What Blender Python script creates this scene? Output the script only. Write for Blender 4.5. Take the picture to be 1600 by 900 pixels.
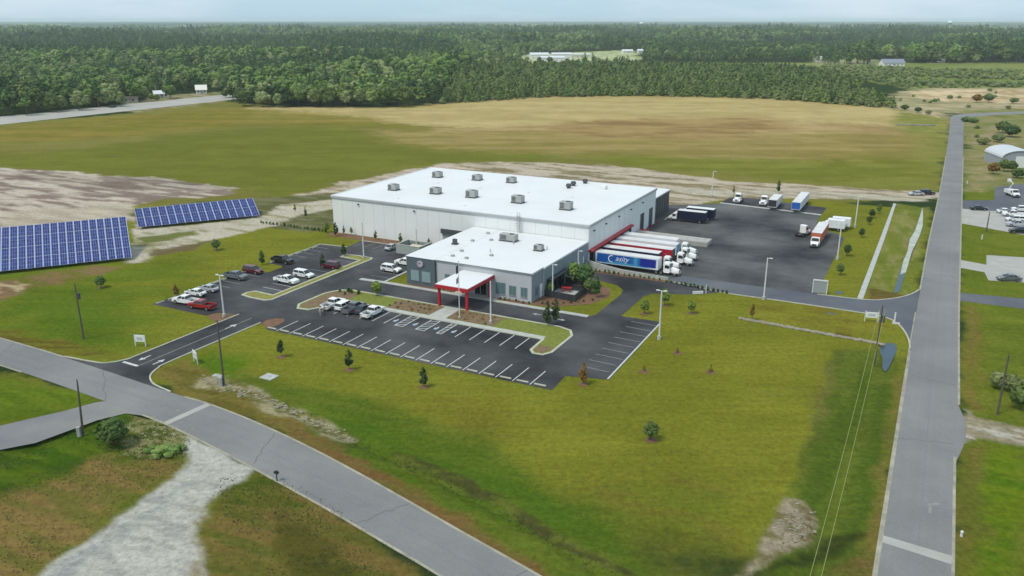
import bpy, bmesh, math, random
import numpy as np
from mathutils import Vector, Matrix
from mathutils.geometry import tessellate_polygon
R = math.radians
rnd = random.Random(7)
for o in list(bpy.data.objects): bpy.data.objects.remove(o)
sc = bpy.context.scene
# ------------------------------------------------------------------ camera, sky, sun, exposure
CAM_H, FPX, EYE = 49.2, 1300.0, 31.0            # camera height; focal length in pixels of a 1600 wide picture; row of the eye level
PITCH = math.atan((450 - EYE) / FPX)
cd = bpy.data.cameras.new("camera"); cam = bpy.data.objects.new("camera", cd); sc.collection.objects.link(cam)
cam.location = (0, 0, CAM_H); cam.rotation_euler = (math.pi/2 - PITCH, 0, 0)
cd.sensor_width = 36; cd.lens = 36 * FPX / 1600; cd.clip_end = 60000; cd.clip_start = 0.5
sc.camera = cam
SUN_EL, SUN_AZ = R(58), R(-125)                 # azimuth measured from +Y towards +X; negative = from the left, behind the camera
w = bpy.data.worlds.new("World"); sc.world = w; w.use_nodes = True
nt = w.node_tree; nt.nodes.clear()
def nd(nt, t, **k):
    n = nt.nodes.new(t)
    for a, b in k.items(): setattr(n, a, b)
    return n
sky = nd(nt, 'ShaderNodeTexSky', sky_type='NISHITA', sun_disc=False)
sky.sun_elevation = SUN_EL; sky.sun_rotation = SUN_AZ; sky.air_density = 1.0; sky.dust_density = 1.0; sky.ozone_density = 1.5; sky.altitude = 0
tc = nd(nt, 'ShaderNodeTexCoord'); mp = nd(nt, 'ShaderNodeMapping'); mp.inputs['Scale'].default_value = (1, 1, 5.5)
nz = nd(nt, 'ShaderNodeTexNoise'); nz.inputs['Scale'].default_value = 2.2; nz.inputs['Detail'].default_value = 7; nz.inputs['Roughness'].default_value = .55
cr = nd(nt, 'ShaderNodeValToRGB'); cr.color_ramp.elements[0].position = .40; cr.color_ramp.elements[1].position = .66
cr.color_ramp.elements[0].color = (0, 0, 0, 1); cr.color_ramp.elements[1].color = (.75, .75, .75, 1)
mx = nd(nt, 'ShaderNodeMixRGB'); mx.inputs[2].default_value = (8.0, 8.8, 9.2, 1)      # soft white clouds, on the scale of the sky texture
mv = nd(nt, 'ShaderNodeMixRGB'); mv.inputs[0].default_value = .78; mv.inputs[2].default_value = (4.9, 7.0, 8.6, 1)      # thin high veil
bg = nd(nt, 'ShaderNodeBackground'); bg.inputs['Strength'].default_value = 0.1
wo = nd(nt, 'ShaderNodeOutputWorld')
L = nt.links.new
L(tc.outputs['Generated'], mp.inputs[0]); L(mp.outputs[0], nz.inputs['Vector']); L(nz.outputs['Fac'], cr.inputs[0])
L(cr.outputs[0], mx.inputs[0]); L(sky.outputs[0], mv.inputs[1]); L(mv.outputs[0], mx.inputs[1]); L(mx.outputs[0], bg.inputs[0]); L(bg.outputs[0], wo.inputs[0])
sd = bpy.data.lights.new("sun", 'SUN'); sd.energy = 2.4; sd.angle = R(12); sd.color = (1, .92, .79)
so = bpy.data.objects.new("sun", sd); sc.collection.objects.link(so)
sdir = Vector((math.sin(SUN_AZ)*math.cos(SUN_EL), math.cos(SUN_AZ)*math.cos(SUN_EL), math.sin(SUN_EL)))
so.rotation_euler = sdir.to_track_quat('Z', 'Y').to_euler(); so.location = (0, 0, 200)
sc.view_settings.view_transform = 'Standard'; sc.view_settings.look = 'None'; sc.view_settings.gamma = 1
sc.view_settings.exposure = 0.12
sc.cycles.max_bounces = 6; sc.cycles.volume_bounces = 1; sc.cycles.transparent_max_bounces = 8

# ------------------------------------------------------------------ surveying: pixels of the photograph <-> ground, and the site grid
cp, sp_ = math.cos(PITCH), math.sin(PITCH)
def at(x, y, z=0.0):
    u = (x-800)/FPX; v = (450-y)/FPX
    t = (z-CAM_H)/(-sp_ + v*cp)
    return Vector((u*t, (cp+v*sp_)*t, z))
def to_px(X, Y, Z=0.0):                         # numpy friendly
    dz = Z-CAM_H; dep = Y*cp - dz*sp_; up = Y*sp_ + dz*cp
    dep = np.maximum(dep, 1e-3)
    return 800+FPX*X/dep, 450-FPX*up/dep
TH = R(-27.2); ex = Vector((math.cos(TH), math.sin(TH), 0)); ey = Vector((-math.sin(TH), math.cos(TH), 0)); O0 = at(520.4, 361.9)
def S(x, y, z=0.0): return O0 + ex*x + ey*y + Vector((0, 0, z))
def toS(v): d = v-O0; return (d.dot(ex), d.dot(ey))
def atS(x, y): return toS(at(x, y))

# ------------------------------------------------------------------ object helpers
C = sc.collection
def tag(o, label=None, cat=None, group=None, kind=None):
    if label: o['label'] = label
    if cat: o['category'] = cat
    if group: o['group'] = group
    if kind: o['kind'] = kind
    return o
def empty(name, loc, rz=0.0, label=None, cat=None, group=None):
    o = bpy.data.objects.new(name, None); C.objects.link(o); o.location = loc; o.rotation_euler = (0, 0, rz); o.empty_display_size = .5
    return tag(o, label, cat, group)
def dup(root, loc=None, rz=None, label=None, group=None, scale=None, skip=()):
    r = root.copy(); C.objects.link(r)
    if loc is not None: r.location = loc
    if rz is not None: r.rotation_euler = (0, 0, rz)
    if scale is not None: r.scale = (scale,)*3 if not hasattr(scale, '__len__') else scale
    if label: r['label'] = label
    if group: r['group'] = group
    for ch in root.children:
        if ch.name.split('.')[0] in skip: continue
        c = ch.copy(); C.objects.link(c); c.parent = r
        for g in ch.children:
            d = g.copy(); C.objects.link(d); d.parent = c
    return r
class MB:
    def __init__(s): s.v = []; s.f = []; s.m = []; s.mats = []
    def _m(s, mat):
        if mat is None: return -1
        if mat not in s.mats: s.mats.append(mat)
        return s.mats.index(mat)
    def add(s, vs, fs, mat=None):
        n = len(s.v); s.v += [tuple(q) for q in vs]; s.f += [tuple(n+i for i in f) for f in fs]; s.m += [s._m(mat)]*len(fs); return s
    def box(s, x0, x1, y0, y1, z0, z1, mat=None, tx=0., ty=0.):     # tx, ty: inset of the top
        vs = [(x0,y0,z0),(x1,y0,z0),(x1,y1,z0),(x0,y1,z0),(x0+tx,y0+ty,z1),(x1-tx,y0+ty,z1),(x1-tx,y1-ty,z1),(x0+tx,y1-ty,z1)]
        return s.add(vs, [(3,2,1,0),(4,5,6,7),(0,1,5,4),(1,2,6,5),(2,3,7,6),(3,0,4,7)], mat)
    def hexa(s, b, t, mat=None):                                    # four bottom points, four top points
        return s.add(list(b)+list(t), [(3,2,1,0),(4,5,6,7),(0,1,5,4),(1,2,6,5),(2,3,7,6),(3,0,4,7)], mat)
    def prism(s, prof, y0, y1, mat=None, ins=None):                 # profile in x,z; optional per-point side inset
        n = len(prof); ins = ins or [0]*n
        vs = [(x, y0+i, z) for (x, z), i in zip(prof, ins)] + [(x, y1-i, z) for (x, z), i in zip(prof, ins)]
        fs = [tuple(range(n)), tuple(range(2*n-1, n-1, -1))] + [(i, i+n, (i+1)%n+n, (i+1)%n) for i in range(n)]
        return s.add(vs, fs, mat)
    def tube(s, a, b, r0, r1=None, n=8, mat=None, caps=True):
        a = Vector(a); b = Vector(b); r1 = r0 if r1 is None else r1; d = (b-a).normalized()
        u = d.orthogonal().normalized(); q = d.cross(u)
        vs = [a+(u*math.cos(2*math.pi*i/n)+q*math.sin(2*math.pi*i/n))*r0 for i in range(n)] + [b+(u*math.cos(2*math.pi*i/n)+q*math.sin(2*math.pi*i/n))*r1 for i in range(n)]
        fs = [(i, (i+1)%n, (i+1)%n+n, i+n) for i in range(n)]
        if caps: fs += [tuple(range(n-1, -1, -1)), tuple(range(n, 2*n))]
        return s.add(vs, fs, mat)
    def quad(s, a, b, c, d, mat=None): return s.add([a, b, c, d], [(0,1,2,3)], mat)
    def poly(s, pts, z=0., mat=None):
        vs = [Vector((p_[0], p_[1], p_[2] if len(p_) > 2 else z)) for p_ in pts]
        tr = tessellate_polygon([vs])
        out = []
        for a, b, c in tr:
            if (vs[b]-vs[a]).cross(vs[c]-vs[a]).z < 0: b, c = c, b
            out.append((a, b, c))
        return s.add(vs, out, mat)
    def blob(s, c, r, sub=1, jit=.25, rd=rnd, sz=(1,1,1), mat=None):
        vs, fs = ICO[sub]
        vv = []
        for q in vs:
            k = r*(1+rd.uniform(-jit, jit)); vv.append((c[0]+q[0]*k*sz[0], c[1]+q[1]*k*sz[1], c[2]+q[2]*k*sz[2]))
        return s.add(vv, fs, mat)
    def build(s, name, mat=None, parent=None, smooth=False, bevel=0, loc=None, rz=None, **tg):
        me = bpy.data.meshes.new(name); me.from_pydata(s.v, [], s.f)
        if mat is not None: me.materials.append(mat)
        for q in s.mats: me.materials.append(q)
        off = 1 if mat is not None else 0
        if s.mats:
            me.polygons.foreach_set('material_index', [m+off if m >= 0 else 0 for m in s.m])
        if smooth: me.polygons.foreach_set('use_smooth', [True]*len(me.polygons))
        if bevel:
            bm = bmesh.new(); bm.from_mesh(me)
            bmesh.ops.bevel(bm, geom=[e for e in bm.edges if e.is_manifold and e.calc_face_angle(0) > .5], offset=bevel, segments=1, affect='EDGES')
            bm.to_mesh(me); bm.free()
        me.update()
        return link(name, me, parent, loc, rz, **tg)
def link(name, me, parent=None, loc=None, rz=None, **tg):
    o = bpy.data.objects.new(name, me); C.objects.link(o)
    if parent is not None: o.parent = parent
    if loc is not None: o.location = loc
    if rz is not None: o.rotation_euler = (0, 0, rz)
    return tag(o, **tg)
ICO = {}
for sub in (1, 2):
    b_ = bmesh.new(); bmesh.ops.create_icosphere(b_, subdivisions=sub, radius=1)
    ICO[sub] = ([tuple(v.co) for v in b_.verts], [tuple(v.index for v in f.verts) for f in b_.faces]); b_.free()

# ------------------------------------------------------------------ materials
def s2l(c): return tuple(((v/255+.055)/1.055)**2.4 if v/255 > .04045 else v/255/12.92 for v in c)
GK = 1.25
def px(c, k=None):                              # albedo of a surface that shows the colour c lying flat under this sky
    return tuple(min(.85, v/(k or GK)) for v in s2l(c))
MATS = {}
def mat(name, col, rough=.6, metal=0., noise=0., nscale=3., emis=None, spec=.5, bump=0., col2=None):
    if name in MATS: return MATS[name]
    m = bpy.data.materials.new(name); m.use_nodes = True; nt = m.node_tree; b = nt.nodes['Principled BSDF']
    b.inputs['Roughness'].default_value = rough; b.inputs['Metallic'].default_value = metal; b.inputs['Specular IOR Level'].default_value = spec
    b.inputs['Base Color'].default_value = (*col, 1)
    if noise or bump or col2:
        t = nd(nt, 'ShaderNodeTexCoord'); n = nd(nt, 'ShaderNodeTexNoise'); n.inputs['Scale'].default_value = nscale; n.inputs['Detail'].default_value = 6; n.inputs['Roughness'].default_value = .6
        nt.links.new(t.outputs['Object'], n.inputs['Vector'])
        x = nd(nt, 'ShaderNodeMixRGB'); r_ = nd(nt, 'ShaderNodeValToRGB'); r_.color_ramp.elements[0].position = .3; r_.color_ramp.elements[1].position = .7
        nt.links.new(n.outputs['Fac'], r_.inputs[0]); nt.links.new(r_.outputs[0], x.inputs[0])
        c2 = col2 or tuple(v*(1-noise) for v in col)
        x.inputs[1].default_value = (*c2, 1); x.inputs[2].default_value = (*[min(1, v*(1+noise*.6)) for v in col], 1)
        nt.links.new(x.outputs[0], b.inputs['Base Color'])
        if bump:
            bp = nd(nt, 'ShaderNodeBump'); bp.inputs['Strength'].default_value = bump; bp.inputs['Distance'].default_value = .1
            nt.links.new(n.outputs['Fac'], bp.inputs['Height']); nt.links.new(bp.outputs[0], b.inputs['Normal'])
    if emis: b.inputs['Emission Color'].default_value = (*emis, 1); b.inputs['Emission Strength'].default_value = 1
    MATS[name] = m; return m
M = lambda n: MATS[n]
def asphalt(name, c1, c2, streak=0., sc1=.06):
    m = bpy.data.materials.new(name); m.use_nodes = True; nt = m.node_tree; b = nt.nodes['Principled BSDF']; l = nt.links.new
    b.inputs['Roughness'].default_value = .85; b.inputs['Specular IOR Level'].default_value = .25
    t = nd(nt, 'ShaderNodeTexCoord')
    def N(s_, d, ro=.6, vec=None):
        n = nd(nt, 'ShaderNodeTexNoise'); n.inputs['Scale'].default_value = s_; n.inputs['Detail'].default_value = d; n.inputs['Roughness'].default_value = ro
        l(vec or t.outputs['Object'], n.inputs['Vector']); return n
    a = N(sc1, 7, .62); r = nd(nt, 'ShaderNodeValToRGB'); r.color_ramp.elements[0].position = .36; r.color_ramp.elements[1].position = .68
    r.color_ramp.elements[0].color = (*c1, 1); r.color_ramp.elements[1].color = (*c2, 1); l(a.outputs[0], r.inputs[0])
    f = N(5, 5, .7); mu = nd(nt, 'ShaderNodeMath', operation='MULTIPLY_ADD'); mu.inputs[1].default_value = .7; mu.inputs[2].default_value = .65; l(f.outputs[0], mu.inputs[0])
    x = nd(nt, 'ShaderNodeMixRGB', blend_type='MULTIPLY'); x.inputs[0].default_value = 1; l(r.outputs[0], x.inputs[1])
    last = mu.outputs[0]
    if streak:
        mpn = nd(nt, 'ShaderNodeMapping'); mpn.inputs['Rotation'].default_value = (0, 0, -TH); mpn.inputs['Scale'].default_value = (1.1, .012, 1) if streak > 0 else (.012, 1.1, 1)
        l(t.outputs['Object'], mpn.inputs[0]); s_ = N(1, 4, .6, mpn.outputs[0])
        m2 = nd(nt, 'ShaderNodeMath', operation='MULTIPLY_ADD'); m2.inputs[1].default_value = abs(streak); m2.inputs[2].default_value = 1-abs(streak)/2; l(s_.outputs[0], m2.inputs[0])
        m3 = nd(nt, 'ShaderNodeMath', operation='MULTIPLY'); l(last, m3.inputs[0]); l(m2.outputs[0], m3.inputs[1]); last = m3.outputs[0]
    l(last, x.inputs[2]); l(x.outputs[0], b.inputs['Base Color'])
    MATS[name] = m; return m
asphalt('old_asphalt', px((124,124,125)), px((144,144,143)), .2)
asphalt('old_asphalt_side', px((124,124,125)), px((144,144,143)), -.2)
asphalt('new_asphalt', px((38,38,42)), px((94,94,97)))
asphalt('yard_asphalt', px((44,46,50)), px((116,116,116)), -.3, .045)
asphalt('service_asphalt', px((88,92,102)), px((112,114,120)), -.2)
asphalt('far_road', px((185,182,175)), px((170,168,162)), .1)
mat('concrete', px((188,190,184)), .8, noise=.18, nscale=.8)
mat('kerb_concrete', px((190,190,172)), .8, noise=.22, nscale=.7)
mat('pad_concrete', px((178,176,170)), .85, noise=.15, nscale=.3)
mat('line_white', px((205,208,205)), .7, noise=.25, nscale=1.5)
mat('line_worn', px((150,152,150)), .7, noise=.4, nscale=1.2)
mat('line_blue', px((120,150,190)), .7, noise=.2)
mat('roof_white', (.66,.675,.69), .6, noise=.05, nscale=.10)
mat('wall_white', (.72,.74,.74), .55, noise=.05, nscale=.15)
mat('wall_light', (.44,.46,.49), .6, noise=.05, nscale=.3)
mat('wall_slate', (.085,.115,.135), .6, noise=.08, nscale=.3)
mat('wall_light_shaded', (.22,.26,.30), .6, noise=.06, nscale=.3)  # same paint as the office front, with the side's shade put into the colour
mat('trim_white', (.7,.72,.72), .5)
mat('trim_grey', (.25,.27,.28), .5)
mat('red_paint', (.42,.012,.022), .45, noise=.1)
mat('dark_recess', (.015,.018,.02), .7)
mat('dark_panel', (.03,.035,.042), .5, noise=.2)
mat('glass_teal', (.10,.18,.19), .12, spec=.8)
mat('glass_dark', (.012,.016,.02), .08, spec=.8)
mat('unit_grey', (.34,.35,.34), .6, noise=.12, nscale=1.5)
mat('unit_dark', (.06,.065,.07), .6)
mat('steel', (.45,.46,.47), .45, .6)
mat('pole_white', (.62,.63,.62), .5)
mat('pole_wood', (.10,.085,.065), .9, noise=.3)
mat('tyre', (.012,.012,.013), .85)
mat('rim', (.35,.36,.37), .35, .7)
mat('chrome', (.5,.5,.52), .25, .9)
mat('lamp_glass', (.75,.76,.78), .15)
mat('lamp_red', (.25,.01,.01), .3)
mat('solar_frame', (.34,.40,.58), .5)
mat('solar_cell', (.020,.035,.17), .42, noise=.25, nscale=1.2, spec=.25)
mat('solar_cell_dark', (.013,.022,.10), .42, noise=.25, nscale=1.2, spec=.25)
mat('bark', (.075,.055,.038), .9, noise=.3)
mat('mulch', px((125,92,68)), .95, noise=.35, nscale=1.2)
mat('dry_mulch', px((128,106,76)), .95, noise=.35, nscale=1.2)
mat('water', px((62,84,98)), .35, spec=.3)
mat('wet_reflection', px((186,190,178)), .6, noise=.3, nscale=.5)  # shallow water, its pale reflection painted into the base colour
mat('wire', px((150,155,90)), .6)
mat('skin', (.45,.27,.18), .6)
for n_, c_ in dict(white=(.78,.79,.78), silver=(.42,.44,.47), grey=(.13,.14,.155), black=(.012,.013,.016), red=(.30,.010,.018), maroon=(.10,.012,.02), navy=(.012,.016,.045), orange=(.50,.12,.04), blue=(.02,.12,.42)).items():
    m_ = mat('paint_'+n_, c_, .3, noise=.05, nscale=.8); m_.node_tree.nodes['Principled BSDF'].inputs['Coat Weight'].default_value = .35
mat('box_white', (.70,.72,.74), .5, noise=.07, nscale=.5)
mat('box_top', (.62,.62,.62), .6, noise=.14, nscale=.4)
mat('box_navy', (.008,.011,.035), .4)
mat('box_red', (.40,.012,.03), .4)
mat('box_orange', (.46,.12,.06), .5, noise=.2)
def foliage(name, c1, c2, c3=None):
    m = bpy.data.materials.new(name); m.use_nodes = True; nt = m.node_tree; b = nt.nodes['Principled BSDF']; l = nt.links.new
    b.inputs['Roughness'].default_value = .8; b.inputs['Specular IOR Level'].default_value = .15
    oi = nd(nt, 'ShaderNodeObjectInfo'); t = nd(nt, 'ShaderNodeTexCoord'); n = nd(nt, 'ShaderNodeTexNoise'); n.inputs['Scale'].default_value = 1.1; n.inputs['Detail'].default_value = 4
    l(t.outputs['Object'], n.inputs['Vector'])
    r = nd(nt, 'ShaderNodeValToRGB'); e = r.color_ramp.elements; e[0].position = 0; e[1].position = 1; e[0].color = (*c1, 1); e[1].color = (*c2, 1)
    if c3: q = e.new(.8); q.color = (*c3, 1)
    l(oi.outputs['Random'], r.inputs[0])
    mu = nd(nt, 'ShaderNodeMath', operation='MULTIPLY_ADD'); mu.inputs[1].default_value = 1.6; mu.inputs[2].default_value = .25; l(n.outputs[0], mu.inputs[0])
    x = nd(nt, 'ShaderNodeMixRGB', blend_type='MULTIPLY'); x.inputs[0].default_value = 1; l(r.outputs[0], x.inputs[1]); l(mu.outputs[0], x.inputs[2]); l(x.outputs[0], b.inputs['Base Color'])
    MATS[name] = m; return m
foliage('leaf_bright', (.085,.14,.032), (.20,.26,.075), (.14,.21,.055))
foliage('leaf_dark', (.040,.075,.021), (.095,.135,.038))
foliage('leaf_pine', (.036,.082,.026), (.070,.125,.040))
foliage('leaf_young_pine', (.085,.14,.034), (.155,.21,.058))
foliage('leaf_bush', (.095,.135,.045), (.17,.19,.075))
foliage('leaf_shrub', (.025,.050,.014), (.05,.085,.02))
foliage('leaf_lime', (.12,.17,.03), (.14,.19,.035))
foliage('leaf_autumn', (.15,.09,.02), (.19,.12,.03))
foliage('leaf_conifer', (.030,.055,.020), (.045,.07,.026))
foliage('leaf_lightgreen', (.13,.175,.06), (.20,.235,.095)); foliage('leaf_golden', (.14,.11,.035), (.20,.15,.06)); foliage('weed', (.09,.11,.03), (.17,.16,.07))

# ------------------------------------------------------------------ numpy noise
def vnoise(x, y, s, seed):
    x = x/s; y = y/s; xi = np.floor(x).astype(np.int64); yi = np.floor(y).astype(np.int64); fx = x-xi; fy = y-yi
    fx = fx*fx*(3-2*fx); fy = fy*fy*(3-2*fy)
    def h(a, b):
        n = (a*374761393 + b*668265263 + seed*974634777) & 0x7fffffff
        n = ((n ^ (n >> 13))*1274126177) & 0x7fffffff
        return ((n ^ (n >> 16)) & 0xffff)/65535.0
    return (h(xi, yi)*(1-fx)+h(xi+1, yi)*fx)*(1-fy)+(h(xi, yi+1)*(1-fx)+h(xi+1, yi+1)*fx)*fy
def fbm(x, y, s, seed, o=4):
    t = 0; a = 1; n = 0
    for i in range(o): t = t+a*vnoise(x+17.3*i, y-9.1*i, s, seed+i); n += a; a *= .55; s *= .47
    return t/n
def sdist(X, Y, P):                              # signed distance to a polygon, positive inside
    n = len(P); d = np.full(X.shape, 1e18); ins = np.zeros(X.shape, bool)
    for i in range(n):
        ax, ay = P[i]; bx, by = P[(i+1) % n]; ux, uy = bx-ax, by-ay; l2 = ux*ux+uy*uy+1e-9
        t = np.clip(((X-ax)*ux+(Y-ay)*uy)/l2, 0, 1); d = np.minimum(d, (X-ax-t*ux)**2+(Y-ay-t*uy)**2)
        if abs(by-ay) > 1e-9:
            c = (ay > Y) != (by > Y); ins ^= c & (X < (bx-ax)*(Y-ay)/(by-ay)+ax)
    return np.where(ins, 1, -1)*np.sqrt(d)

# ------------------------------------------------------------------ ground
def grid_mesh(name, rr, aa, closed, zfun, matl):
    nr, na = len(rr), len(aa)
    A, RR = np.meshgrid(aa, rr)
    X = RR*np.sin(A); Y = RR*np.cos(A); Z = zfun(X, Y)
    V = np.stack([X, Y, Z], -1).reshape(-1, 3)
    i = np.arange(nr-1)[:, None]; nj = na if closed else na-1; j = np.arange(nj)[None, :]; j2 = (j+1) % na
    F = np.stack([(i*na+j), (i*na+j2), ((i+1)*na+j2), ((i+1)*na+j)], -1).reshape(-1, 4)
    me = bpy.data.meshes.new(name); me.vertices.add(len(V)); me.vertices.foreach_set('co', V.ravel().astype(np.float32))
    me.loops.add(F.size); me.loops.foreach_set('vertex_index', F[:, ::-1].ravel().astype(np.int32))
    me.polygons.add(len(F)); me.polygons.foreach_set('loop_start', np.arange(0, F.size, 4, dtype=np.int32)); me.polygons.foreach_set('loop_total', np.full(len(F), 4, np.int32))
    me.polygons.foreach_set('use_smooth', np.ones(len(F), bool))
    me.update(); me.materials.append(matl)
    return me, X, Y
def W2(pl): return [tuple(S(a, b)[:2]) for a, b in pl]
def P2(pl): return [tuple(at(a, b)[:2]) for a, b in pl]
DITCH = [(P2([(430,625),(560,680),(700,745),(900,850),(1010,930),(960,930),(860,850),(680,755),(540,690),(425,632)]), .7, 2.0),
         (W2([(122.5,-24),(126,-24),(126,-110),(122.5,-110)]), .5, 3), (W2([(124.6,-17.4),(127.6,-16.6),(127.9,-24),(127.0,-31),(125.4,-29)]), .45, 1.2), (W2([(125.2,36),(127.3,36),(127.5,100),(125.6,100)]), .35, 1),
         (P2([(0,700),(150,655),(250,640),(250,650),(150,672),(0,725)]), .5, 1.5)]
def ground_z(X, Y):
    z = np.zeros(X.shape); near = (Y > 30) & (Y < 420) & (np.abs(X) < 300)
    x = X[near]; y = Y[near]; q = np.zeros(x.shape)
    for P, dep, wd in DITCH: q -= dep*np.clip(sdist(x, y, P)/wd+.3, 0, 1)
    z[near] = q
    return z
aa = np.concatenate([np.radians(np.arange(-40, 40, .25)), np.radians(np.arange(40, 320, 5.0))])
rr = np.concatenate([[.5, 5, 12, 20, 28], np.exp(np.arange(math.log(34), math.log(420), .0052)), np.exp(np.arange(math.log(422), math.log(2500), .011)), np.exp(np.arange(math.log(2550), math.log(19500), .08)), [19500]])
def gmat():
    m = bpy.data.materials.new('ground'); m.use_nodes = True; nt = m.node_tree; b = nt.nodes['Principled BSDF']; l = nt.links.new
    b.inputs['Roughness'].default_value = 1; b.inputs['Specular IOR Level'].default_value = .0
    at_ = nd(nt, 'ShaderNodeVertexColor', layer_name='Col'); t = nd(nt, 'ShaderNodeTexCoord')
    def N(s_, d, ro): n = nd(nt, 'ShaderNodeTexNoise'); n.inputs['Scale'].default_value = s_; n.inputs['Detail'].default_value = d; n.inputs['Roughness'].default_value = ro; l(t.outputs['Object'], n.inputs['Vector']); return n
    def MA(n, a, c): q = nd(nt, 'ShaderNodeMath', operation='MULTIPLY_ADD'); q.inputs[1].default_value = a; q.inputs[2].default_value = c; l(n.outputs[0], q.inputs[0]); return q
    a = MA(N(.09, 6, .65), .5, .75); f = MA(N(1.3, 9, .85), 2.4, -.20)
    mpn = nd(nt, 'ShaderNodeMapping'); mpn.inputs['Rotation'].default_value = (0, 0, -TH); mpn.inputs['Scale'].default_value = (.045, .75, 1); l(t.outputs['Object'], mpn.inputs[0])
    st = N(1, 5, .6); nt.links.remove(st.inputs['Vector'].links[0]); l(mpn.outputs[0], st.inputs['Vector']); st = MA(st, .45, .775)
    m0 = nd(nt, 'ShaderNodeMath', operation='MULTIPLY'); l(a.outputs[0], m0.inputs[0]); l(st.outputs[0], m0.inputs[1]); a = m0
    mu = nd(nt, 'ShaderNodeMath', operation='MULTIPLY'); l(a.outputs[0], mu.inputs[0]); l(f.outputs[0], mu.inputs[1])
    x = nd(nt, 'ShaderNodeMixRGB', blend_type='MULTIPLY'); x.inputs[0].default_value = 1; l(at_.outputs[0], x.inputs[1]); l(mu.outputs[0], x.inputs[2])
    hs = nd(nt, 'ShaderNodeHueSaturation'); l(MA(N(.35, 6, .75), .035, .482).outputs[0], hs.inputs['Hue']); l(x.outputs[0], hs.inputs['Color'])
    l(hs.outputs[0], b.inputs['Base Color'])
    bp = nd(nt, 'ShaderNodeBump'); bp.inputs['Strength'].default_value = .5; bp.inputs['Distance'].default_value = .15; l(f.outputs[0], bp.inputs['Height']); l(bp.outputs[0], b.inputs['Normal'])
    MATS['ground'] = m; return m
gme, GX, GY = grid_mesh('ground', rr, aa, True, ground_z, gmat())
# colour patches: (polygon in metres, colour as it reads in daylight, feather m, warp m, second colour for streaks or None, opacity)
PA = []
def pa(P, c, fe=2., wa=2., c2=None, op=1., st=(6., 1.6), thr=.5): PA.append((P, px(c), fe, wa, px(c2) if c2 else None, op, st, thr))
FIELD = P2([(-700,205),(-300,198),(0,194),(200,177),(350,158),(470,170),(600,168),(700,161),(800,154),(860,148),(1000,146),(1200,151),(1300,160),(1390,168),(1482,185),(1484,230),(1474,300),(1300,320),(700,330),(-800,360)])
pa(FIELD, (128,124,70), 3, 5, (120,117,62), 1, (50, 12))
pa(P2([(380,167),(600,169),(860,149),(1200,152),(1400,169),(1478,190),(1470,218),(1200,208),(900,205),(650,196),(400,184)]), (186,168,122), 16, 14, (174,156,110), 1, (40, 10))
pa(P2([(640,200),(900,192),(1200,186),(1400,196),(1400,228),(1150,240),(900,222),(700,215)]), (156,132,92), 18, 14, (174,154,112), .9, (36, 9))
pa(P2([(-100,208),(120,186),(340,168),(430,172),(560,182),(640,200),(400,192),(150,215),(-100,225)]), (140,125,66), 16, 10, (120,116,52), .9, (45, 7))
pa(P2([(80,238),(330,203),(480,197),(700,218),(880,238),(860,254),(640,262),(470,300),(420,315),(350,290),(100,268),(-200,262),(-200,245)]), (114,117,54), 14, 8, (108,112,50), 1, (36, 9))
pa(P2([(880,240),(1150,250),(1400,240),(1475,262),(1465,296),(1300,290),(1000,262)]), (126,127,64), 12, 8, (114,118,52), 1, (30, 7))
pa(P2([(1400,169),(1484,188),(1478,260),(1440,250),(1400,205)]), (138,138,80), 10, 5, (118,126,62), .9)
pa(P2([(560,205),(640,206),(900,208),(1150,212),(1420,206),(1460,222),(1440,244),(1280,250),(1000,246),(760,238),(600,224)]), (158,141,94), 20, 12, (140,127,76), .9, (40, 8))
pa(P2([(860,190),(1000,186),(1180,184),(1240,200),(1100,216),(960,212),(880,204)]), (140,112,76), 14, 12, (164,140,98), .85, (30, 7))
# heath, sand and scrub beyond
pa(P2([(960,100),(1200,98),(1700,97),(1700,140),(1420,140),(1300,112),(1100,108)]), (112,128,70), 10, 12, (134,138,88), 1, (80, 14))
pa(P2([(1390,168),(1400,145),(1440,138),(1700,136),(1700,172),(1500,178),(1480,186)]), (150,146,112), 8, 10, (186,170,140), 1, (30, 6))
pa(P2([(1425,142),(1520,139),(1700,139),(1700,158),(1560,160),(1460,158),(1430,150)]), (214,192,160), 8, 12, (170,150,115), 1, (30, 5))
pa(P2([(800,86),(990,78),(1005,92),(960,101),(830,102),(800,98)]), (190,196,160), 14, 12, (150,160,115))
pa(P2([(1270,90),(1340,88),(1400,100),(1380,106),(1270,104)]), (150,155,115), 12, 12)
pa(P2([(190,163),(240,150),(350,143),(370,152),(350,158),(200,178)]), (160,150,125), 5, 6, (120,120,80))
pa(P2([(1500,172),(1700,168),(1700,300),(1500,300)]), (140,136,98), 5, 5, (118,124,72), 1, (10, 5))
pa(P2([(1515,205),(1560,195),(1620,210),(1560,240),(1545,262),(1545,300),(1520,300),(1525,260),(1515,230)]), (158,142,115), 4, 4, (130,130,80))
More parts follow.
